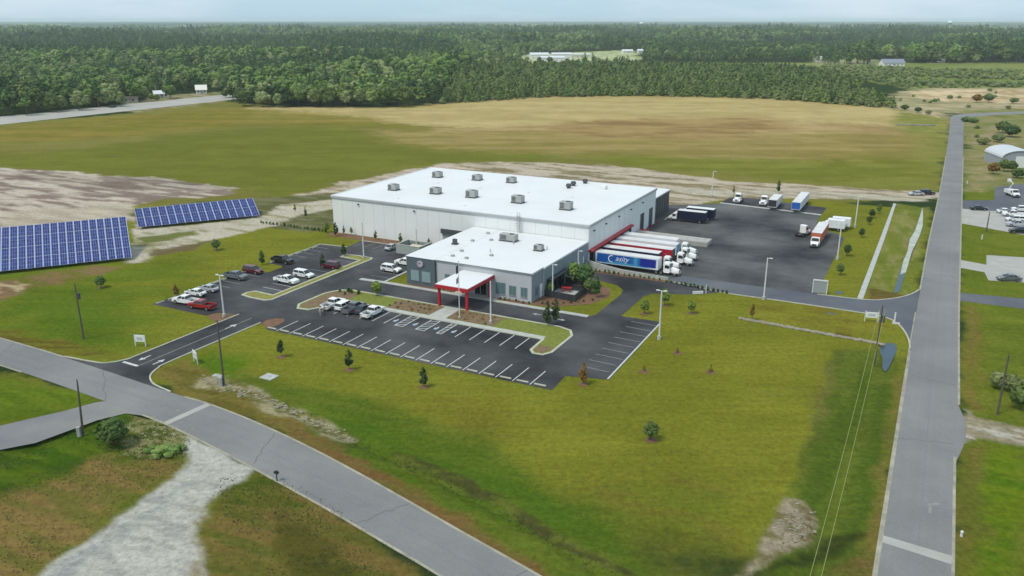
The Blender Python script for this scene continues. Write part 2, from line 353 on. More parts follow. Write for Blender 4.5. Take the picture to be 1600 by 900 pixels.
# building plot
LAWN = W2([(-75,-83),(129.5,-83),(129.5,92),(66,92),(-4,46),(-24,4),(-75,-22)])
pa(LAWN, (121,124,50), 1.5, 1.5, (112,116,46), 1, (14, 5), .6)
pa(P2([(-100,395),(130,410),(210,408),(300,395),(330,440),(280,470),(240,520),(180,560),(60,530),(-200,500)]), (98,114,40), 10, 6, (114,120,44), .9, (20, 5))
pa(P2([(20,470),(120,440),(190,470),(180,520),(120,545),(60,515)]), (80,106,34), 9, 6, None, .7)
pa(P2([(-100,500),(100,530),(200,556),(100,556),(-100,525)]), (112,108,48), 3, 3, (96,84,44), .9, (10, 1))
pa(P2([(980,480),(1300,500),(1300,560),(1250,700),(1180,830),(900,860),(720,760),(800,640)]), (125,126,50), 16, 8, (116,118,46), .8, (18, 6))
pa(P2([(620,620),(760,610),(820,660),(700,690)]), (124,112,48), 8, 5, None, .5)
pa(P2([(960,770),(1140,760),(1160,820),(1060,860),(900,840)]), (110,100,52), 8, 5, (100,112,42), .6, (10, 2))
# verge and ditch along the near road
pa(P2([(300,560),(420,585),(520,610),(640,660),(740,690),(860,760),(960,830),(1040,920),(850,920),(700,820),(560,735),(440,670),(330,625),(280,590)]), (98,110,44), 5, 3, (82,102,36), 1, (16, 2.5), .5)
pa(P2([(330,545),(410,560),(380,582),(310,572)]), (78,112,28), 4, 3, None, .8)
pa(P2([(470,640),(560,660),(760,720),(860,780),(960,860),(820,800),(700,735),(560,690)]), (76,102,34), 4, 3, (92,110,40), .7, (12, 2))
pa(P2([(245,580),(300,560),(345,590),(420,640),(560,720),(700,800),(860,895),(900,930),(840,930),(720,830),(560,742),(400,662),(325,632),(262,612)]), (124,112,62), 1.6, 1.5, (108,100,52), 1, (8, 1.2))
pa(P2([(420,652),(520,692),(640,762),(760,828),(880,905),(850,905),(730,835),(610,768),(500,705),(415,664)]), (118,90,60), 1.5, 1.2, (114,100,60), .85, (8, 1))
pa(P2([(305,588),(345,583),(400,605),(450,632),(500,652),(552,688),(530,694),(470,665),(420,645),(370,620),(310,606)]), (164,156,128), .8, 1.2, (118,114,72), .9, (2.6, .9), .5)
pa(P2([(620,705),(700,735),(780,775),(860,822),(990,900),(975,905),(850,832),(770,785),(690,745),(615,715)]), (70,66,44), .5, .8, (96,100,50), .8, (4, .7))
# white-topped strip, east ditch and its bare soil
pa(P2([(1318,545),(1372,545),(1400,560),(1410,560),(1400,600),(1385,640),(1362,800),(1340,920),(1200,920),(1190,860),(1246,770),(1262,700),(1292,610)]), (96,108,46), 2.5, 1.2, (80,98,38), 1, (2.5, 18), .5)
pa(P2([(1372,600),(1395,600),(1380,700),(1345,830),(1320,830),(1355,700)]), (70,94,34), 3, 1.2, None, .8)
pa(P2([(1300,545),(1330,545),(1290,640),(1250,760),(1235,770),(1262,660)]), (110,108,60), 1.5, 1.5, (84,96,44), .8, (3, 8))
pa(P2([(1230,776),(1256,783),(1280,812),(1262,846),(1225,864),(1195,876),(1168,900),(1140,925),(1128,925),(1166,888),(1195,840),(1212,804)]), (156,144,124), .8, .8, (116,110,76), 1, (1.6, .9), .56)
pa(P2([(1240,785),(1270,795),(1282,815),(1278,845),(1255,855),(1262,830),(1250,800)]), (104,98,66), .8, 1.2, (150,138,116), .8, (1.2, .8), .5)
pa(P2([(1190,885),(1250,862),(1300,840),(1366,822),(1368,836),(1300,862),(1240,880),(1190,895)]), (52,62,34), 1.1, 1.2, None, .85)
pa(P2([(1424,560),(1412,612),(1392,752),(1376,852),(1362,930),(1338,930),(1350,860),(1366,760),(1385,660),(1400,600)]), (122,108,62), 1.5, 1.5, (104,104,52), .9, (2, 9))
pa(P2([(1290,870),(1355,850),(1362,930),(1270,930)]), (116,98,62), 2, 2, (100,98,50), .9)
pa(W2([(118.6,-4.6),(120.2,-4.6),(120.3,-18),(118.3,-18)]), (96,72,40), .4, .5, (60,56,36), 1)
pa(W2([(102,-4.8),(125,-5),(127,-12),(120,-17),(104,-16.5)]), (128,126,52), 2, 2, (118,108,48), .9, (8, 2))
# north side of the yard
pa(W2([(120.4,3.5),(128.6,3.5),(128.4,98),(120.4,98)]), (112,122,56), 2, 2, (138,136,88), .9, (2, 10))
pa(W2([(120.6,3.6),(128.5,6),(128.5,10),(120.6,12)]), (128,92,52), .8, .8, (100,88,50), .9)
pa(W2([(-34,34),(-4,42),(0,46),(64,46),(68,62),(76,86),(100,96),(128.8,106),(128.8,117),(100,116),(70,106),(40,94),(0,76),(-40,54)]), (186,172,154), 2.0, 2.5, (140,128,104), 1, (9, 2.2), .58)
pa(P2([(440,312),(480,300),(540,287),(640,264),(700,255),(780,253),(870,254),(960,259),(1050,271),(1130,282),(1300,291),(1474,301),(1474,309),(1300,310),(1040,312),(800,330),(560,330),(470,318)]), (190,176,158), 1.5, 2.5, (134,124,96), 1, (12, 2.2), .56)
pa(W2([(66,84),(100,96),(128.8,106),(128.8,112),(96,106),(60,90)]), (190,184,166), 1.3, 2, (160,150,130), .95, (9, 1.5))
pa(W2([(-60,-22),(-40,-4),(-4,-1.8),(-.2,46),(-24,44),(-60,8)]), (118,116,88), 2, 3, (98,100,66), 1, (6, 2.5))
pa(W2([(-14,14),(-.4,20),(-.4,44),(-18,30)]), (92,92,50), 1.5, 2, (112,110,70))
# earthworks left, the track between the solar tables
SAND = P2([(-500,252),(0,262),(100,268),(220,276),(372,294),(362,304),(250,312),(205,322),(205,345),(-500,400)])
pa(SAND, (196,184,168), 1.5, 3, (138,122,112), 1, (11, 2.4), .50)
pa(P2([(20,268),(220,276),(372,295),(300,300),(150,292),(20,280)]), (124,110,100), 2, 3, (176,166,150), .9, (10, 2))
pa(P2([(0,330),(150,322),(205,315),(205,345),(0,360)]), (186,176,156), 1.5, 2, None, .7)
pa(P2([(196,412),(200,395),(212,372),(205,340),(222,356),(300,352),(410,336),(440,320),(524,312),(524,326),(470,336),(430,352),(330,376),(250,392),(225,410)]), (190,182,164), 1.2, 1.5, (150,144,112), 1, (8, 2), .60)
pa(P2([(215,372),(300,360),(310,368),(250,378),(218,380)]), (104,112,56), 1.2, 1.5, None, .9)
pa(P2([(230,392),(300,382),(340,374),(300,390),(235,400)]), (110,96,76), .8, 1, None, .9)
pa(P2([(-200,452),(0,440),(50,428),(130,420),(206,414),(150,432),(60,452),(0,470),(-200,475)]), (132,108,82), 1.5, 2.5, (112,108,56), .9, (7, 2))
pa(P2([(-60,446),(20,440),(50,445),(30,462),(-60,470)]), (186,168,136), 1.2, 1.6, (130,104,84), .9, (3, 1.2))
# near left corner
pa(P2([(-500,575),(0,580),(130,612),(270,668),(380,735),(450,760),(700,930),(-800,930)]), (108,110,50), 1.2, 2, (94,104,42), 1, (14, 3))
pa(P2([(-100,690),(60,668),(200,640),(300,690),(220,720),(60,800),(-100,860)]), (86,106,34), 2, 2, (66,92,28), 1, (14, 2))
pa(P2([(-100,800),(60,760),(160,715),(290,722),(210,780),(60,900),(-100,960)]), (132,112,70), 3, 2.5, (112,108,58), 1, (12, 1.6))
pa(P2([(200,650),(300,680),(290,716),(230,716),(160,690)]), (84,92,42), 1.5, 2, (140,136,100), .9, (2.2, 1))
pa(P2([(0,590),(120,615),(150,640),(60,655),(0,665),(-80,660)]), (98,118,36), 2, 2, (84,108,30), .8)
pa(P2([(330,770),(380,738),(450,752),(560,820),(700,930),(330,930),(318,850)]), (118,102,60), 1.6, 2, (98,98,48), 1, (10, 1.8))
pa(P2([(350,755),(420,745),(470,790),(420,790),(360,790)]), (66,88,32), 1.5, 1.5, (96,98,44), .85)
pa(P2([(430,800),(520,850),(600,930),(520,930),(420,850)]), (70,74,32), 2, 2, None, .7)
pa(P2([(288,684),(318,690),(392,731),(378,748),(345,765),(315,790),(306,830),(322,870),(336,930),(-10,930),(60,895),(130,850),(200,800),(262,752),(296,722)]), (184,182,172), 1.0, 1.0, (168,166,160), 1, (3.5, 1.1), .6)
pa(P2([(60,905),(150,850),(230,800),(290,760),(330,742),(240,800),(130,880),(100,910)]), (150,152,152), 1.5, 1.2, None, .7)
pa(P2([(285,800),(312,790),(322,870),(336,930),(290,930),(310,860)]), (140,128,96), 1.5, 1.8, (176,172,160), .8, (2, 1))
# across the east road
pa(P2([(1503,300),(1700,300),(1700,930),(1488,930),(1495,720),(1500,500)]), (110,118,48), 1.5, 2, (100,112,42), 1, (8, 3))
pa(P2([(1506,478),(1528,478),(1540,560),(1532,640),(1504,640)]), (122,106,60), 1.5, 1.5, (110,110,50), .8, (1.5, 7))
pa(P2([(1494,700),(1540,690),(1535,800),(1520,930),(1488,930)]), (120,104,60), 1.5, 1.5, (102,104,48), .8, (1.5, 7))
pa(P2([(1540,700),(1600,700),(1600,800),(1560,930),(1535,930),(1545,800)]), (82,112,28), 3, 2, (104,122,34), .9)
pa(P2([(1504,640),(1520,650),(1595,668),(1700,690),(1700,720),(1595,698),(1530,684),(1500,690)]), (192,186,172), .7, .8, (150,140,118), .95, (4, .8), .42)
pa(P2([(1520,380),(1530,470),(1524,470),(1510,380)]), (96,112,36), 2, 2)
def paint():
    n = GX.size; X = GX.ravel(); Y = GY.ravel(); col = np.empty((n, 3)); col[:] = px((52,68,42))
    far = fbm(X, Y, 260, 91, 4)[:, None]; col *= (.8+.4*far)
    sel = (Y > 5) & (np.hypot(X, Y) < 3600); idx = np.nonzero(sel)[0]; x = X[idx]; y = Y[idx]
    wx = [(fbm(x, y, s, 3+i, 3)-.5) for i, s in enumerate((4., 16., 60.))]; wy = [(fbm(x, y, s, 33+i, 3)-.5) for i, s in enumerate((4., 16., 60.))]
    c = col[idx]
    for k, (P, c1, fe, wa, c2, op, st, thr) in enumerate(PA):
        P_ = np.array(P); lo = P_.min(0)-wa*2-fe; hi = P_.max(0)+wa*2+fe
        q = np.nonzero((x > lo[0]) & (x < hi[0]) & (y > lo[1]) & (y < hi[1]))[0]
        if not len(q): continue
        lv = 0 if wa < 3 else (1 if wa < 7 else 2)
        wq = 1.1 if wa < 3 else 1.7; dx = (wx[lv][q]+wx[0][q]*.9)*wa*wq; dy = (wy[lv][q]+wy[0][q]*.9)*wa*wq
        d = sdist(x[q]+dx, y[q]+dy, P)
        a = np.clip(d/fe+.5, 0, 1); a = a*a*(3-2*a)*op
        cc = np.array(c1)[None, :]*np.ones((len(q), 1))
        if c2:
            sx, sy = st; u = x[q]*math.cos(TH)+y[q]*math.sin(TH); v = -x[q]*math.sin(TH)+y[q]*math.cos(TH)
            if k < 22: u, v = x[q], y[q]
            nn = fbm(u/sx, v/sy, 1.0, 50+k, 5); t = np.clip((nn-thr)/.16+.5, 0, 1)[:, None]; cc = cc*(1-t)+np.array(c2)[None, :]*t
        a = a[:, None]; c[q] = c[q]*(1-a)+cc*a
    c *= (.90+.2*fbm(x, y, 9, 77, 4))[:, None]; mn = c.min(1, keepdims=True); c[:, 2] *= np.clip(.72+.28*c[:, 2]/(c[:, 1]+1e-6)*1.25, 0, 1)
    col[idx] = c
    out = np.ones((n, 4), np.float32); out[:, :3] = col
    ca = gme.color_attributes.new('Col', 'FLOAT_COLOR', 'POINT'); ca.data.foreach_set('color', out.ravel())
paint()
link('ground', gme, kind='structure')
# ------------------------------------------------------------------ roads, car park, yard (site grid, metres)
def sheet(name, pts, z, m, parent=None, **tg):
    b = MB(); b.poly(pts, z)
    o = b.build(name, m, parent, **tg); o.location = O0; o.rotation_euler = (0, 0, TH)
    return o
def site_obj(b, name, m=None, **tg):
    o = b.build(name, m, **tg); o.location = O0; o.rotation_euler = (0, 0, TH); return o
def smooth(pts, n=4):
    out = []
    for i in range(len(pts)-1):
        p0 = pts[max(i-1, 0)]; p1 = pts[i]; p2 = pts[i+1]; p3 = pts[min(i+2, len(pts)-1)]
        for k in range(n):
            t = k/n; out.append(tuple(.5*((2*p1[j])+(-p0[j]+p2[j])*t+(2*p0[j]-5*p1[j]+4*p2[j]-p3[j])*t*t+(-p0[j]+3*p1[j]-3*p2[j]+p3[j])*t**3) for j in range(2)))
    return out+[tuple(pts[-1][:2])]
def strip(b, pts, wd, z0, z1, closed=False, mat=None, off=0.):
    n = len(pts); P = [Vector((p_[0], p_[1])) for p_ in pts]; q = []
    for i in range(n):
        a = P[(i-1) % n] if (closed or i) else None; c = P[(i+1) % n] if (closed or i < n-1) else None
        d1 = (P[i]-a).normalized() if a is not None else None; d2 = (c-P[i]).normalized() if c is not None else None
        d = ((d1 or d2)+(d2 or d1)).normalized(); nn = Vector((-d.y, d.x)); k = 1/max(.5, nn.dot(Vector((-(d2 or d1).y, (d2 or d1).x))))
        q.append((P[i]+nn*(off+wd/2)*k, P[i]+nn*(off-wd/2)*k))
    vs = []
    for l_, r_ in q: vs += [(l_.x, l_.y, z0), (r_.x, r_.y, z0), (r_.x, r_.y, z1), (l_.x, l_.y, z1)]
    fs = []
    for i in range(n if closed else n-1):
        a = 4*i; c = 4*((i+1) % n)
        fs += [(a+3, a+2, c+2, c+3), (a+2, a+1, c+1, c+2), (a, a+3, c+3, c)]
    if not closed: fs += [(0, 1, 2, 3), (4*(n-1)+3, 4*(n-1)+2, 4*(n-1)+1, 4*(n-1))]
    return b.add(vs, fs, mat)
ZR = .03
# near road (east-west) and east road (north-south)
rU = smooth([(-260,-79),(-120,-79.5),(-60,-80),(-2.6,-81.5),(14.1,-82.0),(38.7,-83.6),(46,-83.8),(55.8,-85),(65.8,-86.9),(75.3,-89.2),(83.8,-91.5),(91.3,-93.6),(101.6,-96.4),(112,-99.5),(129.2,-105)])
rL = smooth([(-260,-85.5),(-120,-86),(-60,-86.7),(-2,-88.2),(17.8,-88.8),(38.1,-90.0),(47,-90.8),(58.6,-92.8),(68.9,-94.9),(77.7,-96.8),(85.6,-98.7),(93.4,-100.6),(104,-103.6),(129.2,-111)])
near_road = sheet('near_road', rU+rL[::-1], ZR, M('old_asphalt_side'), kind='structure')
eL = [(129.2,-160),(129.2,-20),(129.3,0),(129.6,54),(130.6,120),(131.2,200),(131.4,300),(131.2,340)]
eR = [(135.7,-160),(135.7,-56)]+smooth([(135.7,-56),(136.3,-52.5),(136.8,-49),(136.9,-44),(136.5,-41),(136.1,-38.6)])[1:]+[(136,0),(136.2,45),(136.6,120),(137,200),(137.4,300),(137.4,338)]
cL = smooth([(131.2,340),(131.6,352),(133.9,363),(140,374),(150,384),(166,400),(240,470),(400,620)]); cR = smooth([(137.4,338),(138,346),(139.6,352),(142.5,358),(150,368),(165,385),(245,463),(405,613)])
sheet('east_road', eL+cL[1:]+cR[::-1]+eR[::-1][1:], ZR+.004, M('old_asphalt'), kind='structure')
b = MB(); strip(b, eL[:3], .18, 0, .06, off=.12); b2 = MB(); strip(b2, [(136.05,-38),(136,0),(136.2,45)], .16, 0, .06)
for q, f in ((rU, 1), (rL, -1)):
    m_ = [p_ for p_ in q if 39 < p_[0] < 128 or p_[0] < 16]
    strip(b, [p_ for p_ in m_ if p_[0] < 16], .3, 0, ZR+.012); strip(b, [p_ for p_ in m_ if p_[0] > 16], .3, 0, ZR+.012)
strip(b, [(129.3,-101),(129.25,-20)], .3, 0, ZR+.014); strip(b, [(129.35,15),(129.6,54),(130.6,120),(131.2,200)], .3, 0, ZR+.014)
strip(b, [(135.7,-100),(135.7,-54)], .3, 0, ZR+.014); strip(b, [(136.1,-38),(136,0),(136.2,45),(136.6,120),(137,200)], .3, 0, ZR+.014)
site_obj(b, 'road_edge', mat('edge_pale', px((168,164,146)), .9, noise=.35, nscale=.5), kind='structure')
sheet('road_patch', [(45.3,-90.4),(46.3,-90.6),(46.9,-84.1),(45.9,-83.9)], ZR+.008, M('pad_concrete'), kind='structure')
sheet('road_patch', [(129.4,-76.2),(135.6,-77.0),(135.6,-75.5),(129.4,-74.9)], ZR+.012, M('pad_concrete'), kind='structure')
sheet('lane_arrow', [(133.1,-66.6),(133.9,-65.9),(134.5,-65.9),(133.6,-66.9),(133.6,-68.4),(133.3,-68.4),(133.3,-66.9),(132.3,-65.4)], ZR+.012, M('line_worn'), kind='structure')
# lane lines are worn seams in the surface
b = MB(); strip(b, [((a[0]+c[0])/2, (a[1]+c[1])/2) for a, c in zip(rU[::2], rL[::2])][3:], .07, ZR, ZR+.006); strip(b, [(132.6,-110),(132.6,0),(132.9,54),(133.6,120),(134.2,200),(134.3,300)], .07, ZR+.004, ZR+.01)
site_obj(b, 'road_seam', mat('seam', px((126,129,132)), .9, noise=.3), kind='structure')
sheet('side_road', [(33.5,-89.3),(32.4,-90.4),(31,-94),(27.6,-100.5),(20,-112),(10,-128),(17,-128),(26,-115),(35.8,-101.5),(37.2,-94),(38.8,-90.9),(42,-90.2)], ZR-.008, asphalt('side_asphalt', px((118,120,126)), px((150,148,142))), kind='structure')
b = MB(); rc = random.Random(4)
for (x0, y0), (x1, y1) in (((24,-82.6),(33,-89.6)),((60,-86.2),(63,-93.2)),((84,-91.6),(81,-97.4)),((129.6,-30),(135.6,-31.5)),((129.7,-52),(135.4,-50.4)),((129.8,28),(135.8,27)),((2,-82),(6,-88)),((100,-96.2),(98,-101.6))):
    pts = [(x0+(x1-x0)*k/9+rc.uniform(-.22,.22), y0+(y1-y0)*k/9+rc.uniform(-.22,.22)) for k in range(10)]; strip(b, pts, .07, ZR+.004, ZR+.010)
site_obj(b, 'road_crack', mat('crack', px((98,99,100)), .95), kind='structure')
# car park
car_park = sheet('car_park', [(14,-82.05),(18,-81.8),(20.6,-81.3),(22.4,-80.3),(23.4,-78.6),(23.6,-76),(23.7,-55.3),(19.6,-56.4),(19,-58.4),(5.6,-58.4),(5.5,-34),(9.8,-34),(10.3,-33),(10.3,-29.6),(9.6,-28.6),(5.5,-28.2),(5.3,-15.3),(5.1,-11),(12.2,-10.2),(11.6,-4.1),
    (35.3,-4.1),(35.3,-28.3),(78.6,-28.3),(79.4,-27.2),(79.4,-25.5),(83.6,-25.5),(90.9,-25.2),(91.4,-51.8),(85.3,-53.4),(85.6,-58.8),(33.6,-58.8),(30.1,-56.8),(30,-75.6),(30.4,-78.4),(31.4,-80.6),(33,-82),(35,-82.9),(38.7,-83.55)], ZR+.004, M('new_asphalt'), kind='structure')
sheet('service_drive', [(79.4,-25.5),(83.6,-25.5),(83.6,-13.4),(84.6,-10.8),(89.5,-9),(93,-7),(95.6,-4.4),(86,-2.3),(84.4,-1.7),(69.2,-1.7),(67.1,-1.5),(67.1,-6.9),(72.8,-8),(76.9,-9.2),(78.8,-11.3),(79.4,-14)], ZR, M('new_asphalt'), kind='structure')
sheet('truck_yard', [(67.1,-1.2),(84.4,-1.2),(86,2.7),(112.2,2.7),(112,16),(111.8,50),(110,53.5),(106,57.5),(103.6,62),(103.4,72.9),(75.8,75.9),(70,71),(62.9,67),(62.9,60),(67.1,44)], ZR, M('yard_asphalt'), kind='structure')
sheet('truck_parking', [(103.4,74.2),(103.5,83.6),(82.6,87.4),(76.5,85.2),(75.9,77.2)], ZR, M('new_asphalt'), kind='structure')
sheet('concrete_strip', [(75.8,75.9),(103.4,72.9),(103.4,74.2),(75.9,77.2)], ZR+.03, M('concrete'), kind='structure')
sheet('service_road', [(84.4,-1.2),(86,-2.0),(96,-4.2),(107,-4.2),(119.3,-4.4),(124,-4.9),(126.2,-6.6),(127.7,-10),(128.8,-14.8),(129.25,-20),(129.3,15),(128.2,11.3),(126.4,8),(123.6,5),(120.3,3.3),(112.2,2.7),(86,2.7)], ZR-.004, M('service_asphalt'), kind='structure')
sheet('highway', [(-1300,-1200),(-322,-120),(-320,121),(-317,235),(-312,440),(-275,440),(-283,245),(-285,97),(-287,-120),(-1250,-1200)], ZR, M('far_road'), kind='structure')
# kerbs
b = MB()
KE = [[(14,-81.9),(20.6,-81.2),(22.4,-80.2),(23.4,-78.5),(23.6,-76),(23.7,-55.3)], [(30.1,-56.8),(30,-75.6),(30.4,-78.4),(31.4,-80.6),(33,-82),(35,-82.9),(38.7,-83.5)],
      [(5.5,-35),(5.6,-51)], [(5.3,-27.5),(5.3,-15.3),(5.1,-11),(12.2,-10.2)], [(11.6,-4),(22,-4),(24.9,-4)], [(86,-2.1),(96,-4.3),(107,-4.3),(119.3,-4.5),(124,-5),(126.2,-6.7),(127.7,-10.1),(128.8,-14.8),(129.2,-19)],
      [(112.2,2.8),(120.3,3.4),(123.6,5.1),(126.4,8.1),(128.2,11.4),(129.2,14.6)], [(68.2,49),(68,61.8)]]
for k in KE: strip(b, smooth(k, 3) if len(k) > 4 else k, .24, 0, .13)
site_obj(b, 'kerb', M('kerb_concrete'), kind='structure')
# raised islands and planting beds
mat('island_lawn', px((122,130,44)), .95, noise=.3, nscale=1.5); mat('island_dry', px((140,138,62)), .95, noise=.3, nscale=1.2)
def island(pts, m, name='planted_island'):
    b = MB(); strip(b, pts, .42, 0, .15, closed=True); site_obj(b, 'island_kerb', M('kerb_concrete'), kind='structure')
    b = MB(); b.poly(pts, .135); site_obj(b, name, m, kind='structure')
island([(16.4,-47.0),(18.5,-47.4),(22.4,-47.5),(23.2,-46.6),(23.3,-16.2),(22.8,-15.2),(19,-15.1),(16.2,-15.4),(16.2,-17.4),(21.6,-17.8),(21.7,-44.6),(17,-44.3),(16.2,-45.5)], M('island_dry'))
island([(30,-38),(31,-36.3),(33,-35.3),(76.3,-35.4),(78.6,-36.2),(79.8,-38.3),(79.8,-46.3),(79,-47.8),(77.4,-47.9),(76.5,-46.8),(76.3,-41.9),(33.9,-41.9),(33.9,-46.3),(33,-47.9),(30.8,-48.2),(29.5,-46.4),(29.5,-39.5)], M('island_lawn'))
sheet('planting_bed', [(44.8,-40.6),(53.6,-40.4),(53.8,-35.8),(44.3,-35.8)], .142, M('dry_mulch'), kind='structure')
sheet('planting_bed', [(57.2,-40.5),(66.4,-40.6),(66,-35.8),(57,-35.8)], .142, M('dry_mulch'), kind='structure')
sheet('planting_bed', [(30.2,-38.4),(31.2,-36.8),(35.6,-36),(36.4,-41.5),(33.6,-41.6),(33.4,-46),(32.8,-47.4),(31,-47.6),(30,-46.2)], .143, M('dry_mulch'), kind='structure')
sheet('planting_bed', [(76.9,-44.5),(79.3,-44.5),(79.2,-46.4),(78.8,-47.3),(77.6,-47.4),(76.9,-46.6)], .143, M('dry_mulch'), kind='structure')
sheet('planting_bed', [(30.4,-56.9),(30.1,-55.4),(30.9,-53.9),(32.3,-53.4),(33.2,-54.4),(33.6,-56.2),(33,-58.6)], .06, M('mulch'), kind='structure')
sheet('planting_bed', [(19.7,-56.6),(23.4,-55.6),(23.4,-60),(21.6,-59.7),(19.2,-58.5)], .05, M('mulch'), kind='structure')
sheet('front_walk', [(42,-41.9),(76.3,-41.9),(76.3,-40.75),(42,-40.75)], .16, M('concrete'), kind='structure')
sheet('entry_path', [(53.7,-40.75),(57.2,-40.75),(57,-35.3),(53.9,-35.3)], .16, M('concrete'), kind='structure')
b = MB(); strip(b, [(29.9,-28.75),(35.3,-28.4),(78.6,-28.4)], 1.0, 0, .14); strip(b, [(35.3,-18.8),(35.35,-27.9)], .5, 0, .14); b.box(51,60,-27.9,-26.0,0,.135); site_obj(b, 'sidewalk', M('concrete'), kind='structure')
sheet('planting_bed', [(40,-26.35),(40,-27.9),(51,-27.9),(51,-26.35)], .04, M('mulch'), kind='structure')
sheet('planting_bed', [(60,-26.35),(60,-27.9),(66.4,-27.9),(66.4,-26.35)], .04, M('mulch'), kind='structure')
sheet('planting_bed', [(66.7,-26),(66.9,-27.2),(71,-26.4),(76.4,-22),(78,-16.5),(76.6,-12),(72,-9.4),(67.1,-8.4)], .035, M('mulch'), kind='structure')
sheet('planting_bed', [(1,-3.7),(31.5,-3.7),(31.5,-.3),(0,-.3)], .035, M('mulch'), kind='structure')
sheet('planting_bed', [(69,-3.0),(84.4,-3.0),(84.4,-1.8),(69,-1.8)], .05, M('mulch'), kind='structure')
# painted lines, one by one
line_me = {}
def pline(x0, y0, x1, y1, wd=.13, m='line_white', name='parking_line', z=ZR+.012):
    ln = math.hypot(x1-x0, y1-y0); key = (round(ln, 2), wd, m)
    if key not in line_me:
        b = MB(); b.box(-ln/2, ln/2, -wd/2, wd/2, -.006, .004)
        me = bpy.data.meshes.new(name); me.from_pydata(b.v, [], b.f); me.materials.append(M(m)); line_me[key] = me
    return link(name, line_me[key], car_park, ((x0+x1)/2, (y0+y1)/2, z), math.atan2(y1-y0, x1-x0))
WD = .16
for k in range(18): x = 35.15+2.756*k; pline(x, -58.5, x, -53.2, WD)
for x in (35.5,38.25,41.0,43.75,46.5,48.9,63.0,65.75,68.5,71.25,74.0): pline(x, -47.4, x, -42.2, WD)
for x0, x1 in ((51.1,52.7),(55.3,57.0),(59.4,60.3)):
    for x in (x0, x1): pline(x, -47.4, x, -42.2, WD)
    pline(x0, -47.3, x1, -47.3, WD)
    for j in range(4): pline(x0, -47.2+j*1.25, x1, -46.0+j*1.25, WD)
for x in (50.0, 54.0, 58.2, 61.6): pline(x-.35, -45.6, x+.35, -45.6, .8, 'line_blue', 'accessible_bay_sign'); pline(x-.3, -45.5, x+.25, -45.1, .22, z=ZR+.02); pline(x-.05, -45.9, x+.1, -44.6, .2, z=ZR+.024)
for y in (-27.4,-30.2,-33.0,-35.7,-38.4,-41.1,-43.8,-46.4,-49.2): pline(86.1, y+.15, 90.6, y-.05, .12, 'line_worn')
pline(90.75, -25.3, 91.15, -51.7, .26)
for k in range(8): y = -55.6+2.72*k; pline(6.2, y+.1, 11, y-.1, .12, 'line_worn')
for k in range(6): y = -26.2+2.6*k; pline(5.8, y+.1, 9.6, y-.3, .12, 'line_worn')
for k in range(10): y = -44.3+2.74*k; pline(16.3, y+.1, 21.3, y-.1, .12, 'line_worn' if k > 2 else 'line_white')
for x in (13,15.7,18.4,21.1): pline(x, -9, x, -4.6, .12, 'line_worn')
for y in (-25.6,-22.8,-20,-17.2,-14.4,-11.6): pline(30.2, y, 35, y, .12, 'line_worn')
pline(23.8, -79.2, 27.1, -79.3, .5, name='stop_line'); pline(27.1, -79, 27.05, -55.7, .14, 'line_worn', 'centre_line')
def arrow(x, y, a, s=1.0):
    b = MB(); b.poly([(-.12,-1.1),(.12,-1.1),(.12,.2),(.5,.2),(0,1.2),(-.5,.2),(-.12,.2)], 0)
    o = b.build('arrow_marking', M('line_white'), car_park, loc=(x, y, ZR+.014), rz=R(a)); o.scale = (s, s, 1)
arrow(25.4,-76.6,180); arrow(28.6,-76.8,0); arrow(36.6,-32,90,.7); arrow(70.2,-31.4,90,.7); arrow(75,-32,-90,.7); arrow(27,-60.5,0,1.2)
# concrete wheel stops: each a thing of its own
wb = MB(); wb.prism([(-.13,0),(.13,0),(.08,.14),(-.08,.14)], -.9, .9)
ws0 = None
def wheel_stop(x, y, rz, lab):
    global ws0
    if ws0 is None: ws0 = wb.build('wheel_stop', M('kerb_concrete')); o = ws0
    else: o = ws0.copy(); C.objects.link(o)
    o.location = S(x, y, ZR+.01); o.rotation_euler = (0, 0, TH+rz+rnd.uniform(-.03, .03)); tag(o, lab, 'wheel stop', 'concrete wheel stops in the parking bays')
for k in range(-1, 18): wheel_stop(35.15+2.756*(k+.5), -58.0, math.pi/2, 'short white concrete wheel stop along the lawn edge of the long front parking row')
for k in range(8): wheel_stop(6.1, -57+2.72*k, 0, 'short concrete wheel stop on the grass side of the west parking bays')
for k in range(6): wheel_stop(5.9, -27.4+2.7*k, 0, 'short concrete wheel stop in the empty upper west bays by the long lawn')
# flumes, ditches with water, riprap, pads
def slab(name, pts, z0, z1, m, **tg):
    b = MB(); n = len(pts); vs = [(a, c, z0) for a, c in pts]+[(a, c, z1) for a, c in pts]
    tr = tessellate_polygon([[Vector((a, c, 0)) for a, c in pts]])
    fs = [(n+a, n+c, n+d) if (Vector(pts[c])-Vector(pts[a])).cross(Vector(pts[d])-Vector(pts[a])) > 0 else (n+a, n+d, n+c) for a, c, d in tr]
    ar = sum(pts[i][0]*pts[(i+1) % n][1]-pts[(i+1) % n][0]*pts[i][1] for i in range(n))
    fs += [((i+1) % n, i, n+i, n+(i+1) % n)[::(-1 if ar > 0 else 1)] for i in range(n)]
    return site_obj(b.add(vs, fs), name, m, **tg)
slab('concrete_flume', [(119.2,3.8),(120.2,3.8),(120.3,60),(120.1,98),(119.4,98),(119.3,40)], 0, .08, M('concrete'), kind='structure')
sheet('standing_water', [(125.4,24),(126.3,26),(126.6,44),(127.5,60),(127.8,72),(127.4,86),(126.9,96),(126.7,84),(126.3,66),(125.6,56),(125.7,44),(125.3,34)], .05-.0, M('wet_reflection'), kind='structure')
sheet('standing_water', [(125.0,10),(126.0,12),(126.3,40),(126.0,44),(125.2,30)], .045, M('water'), kind='structure')
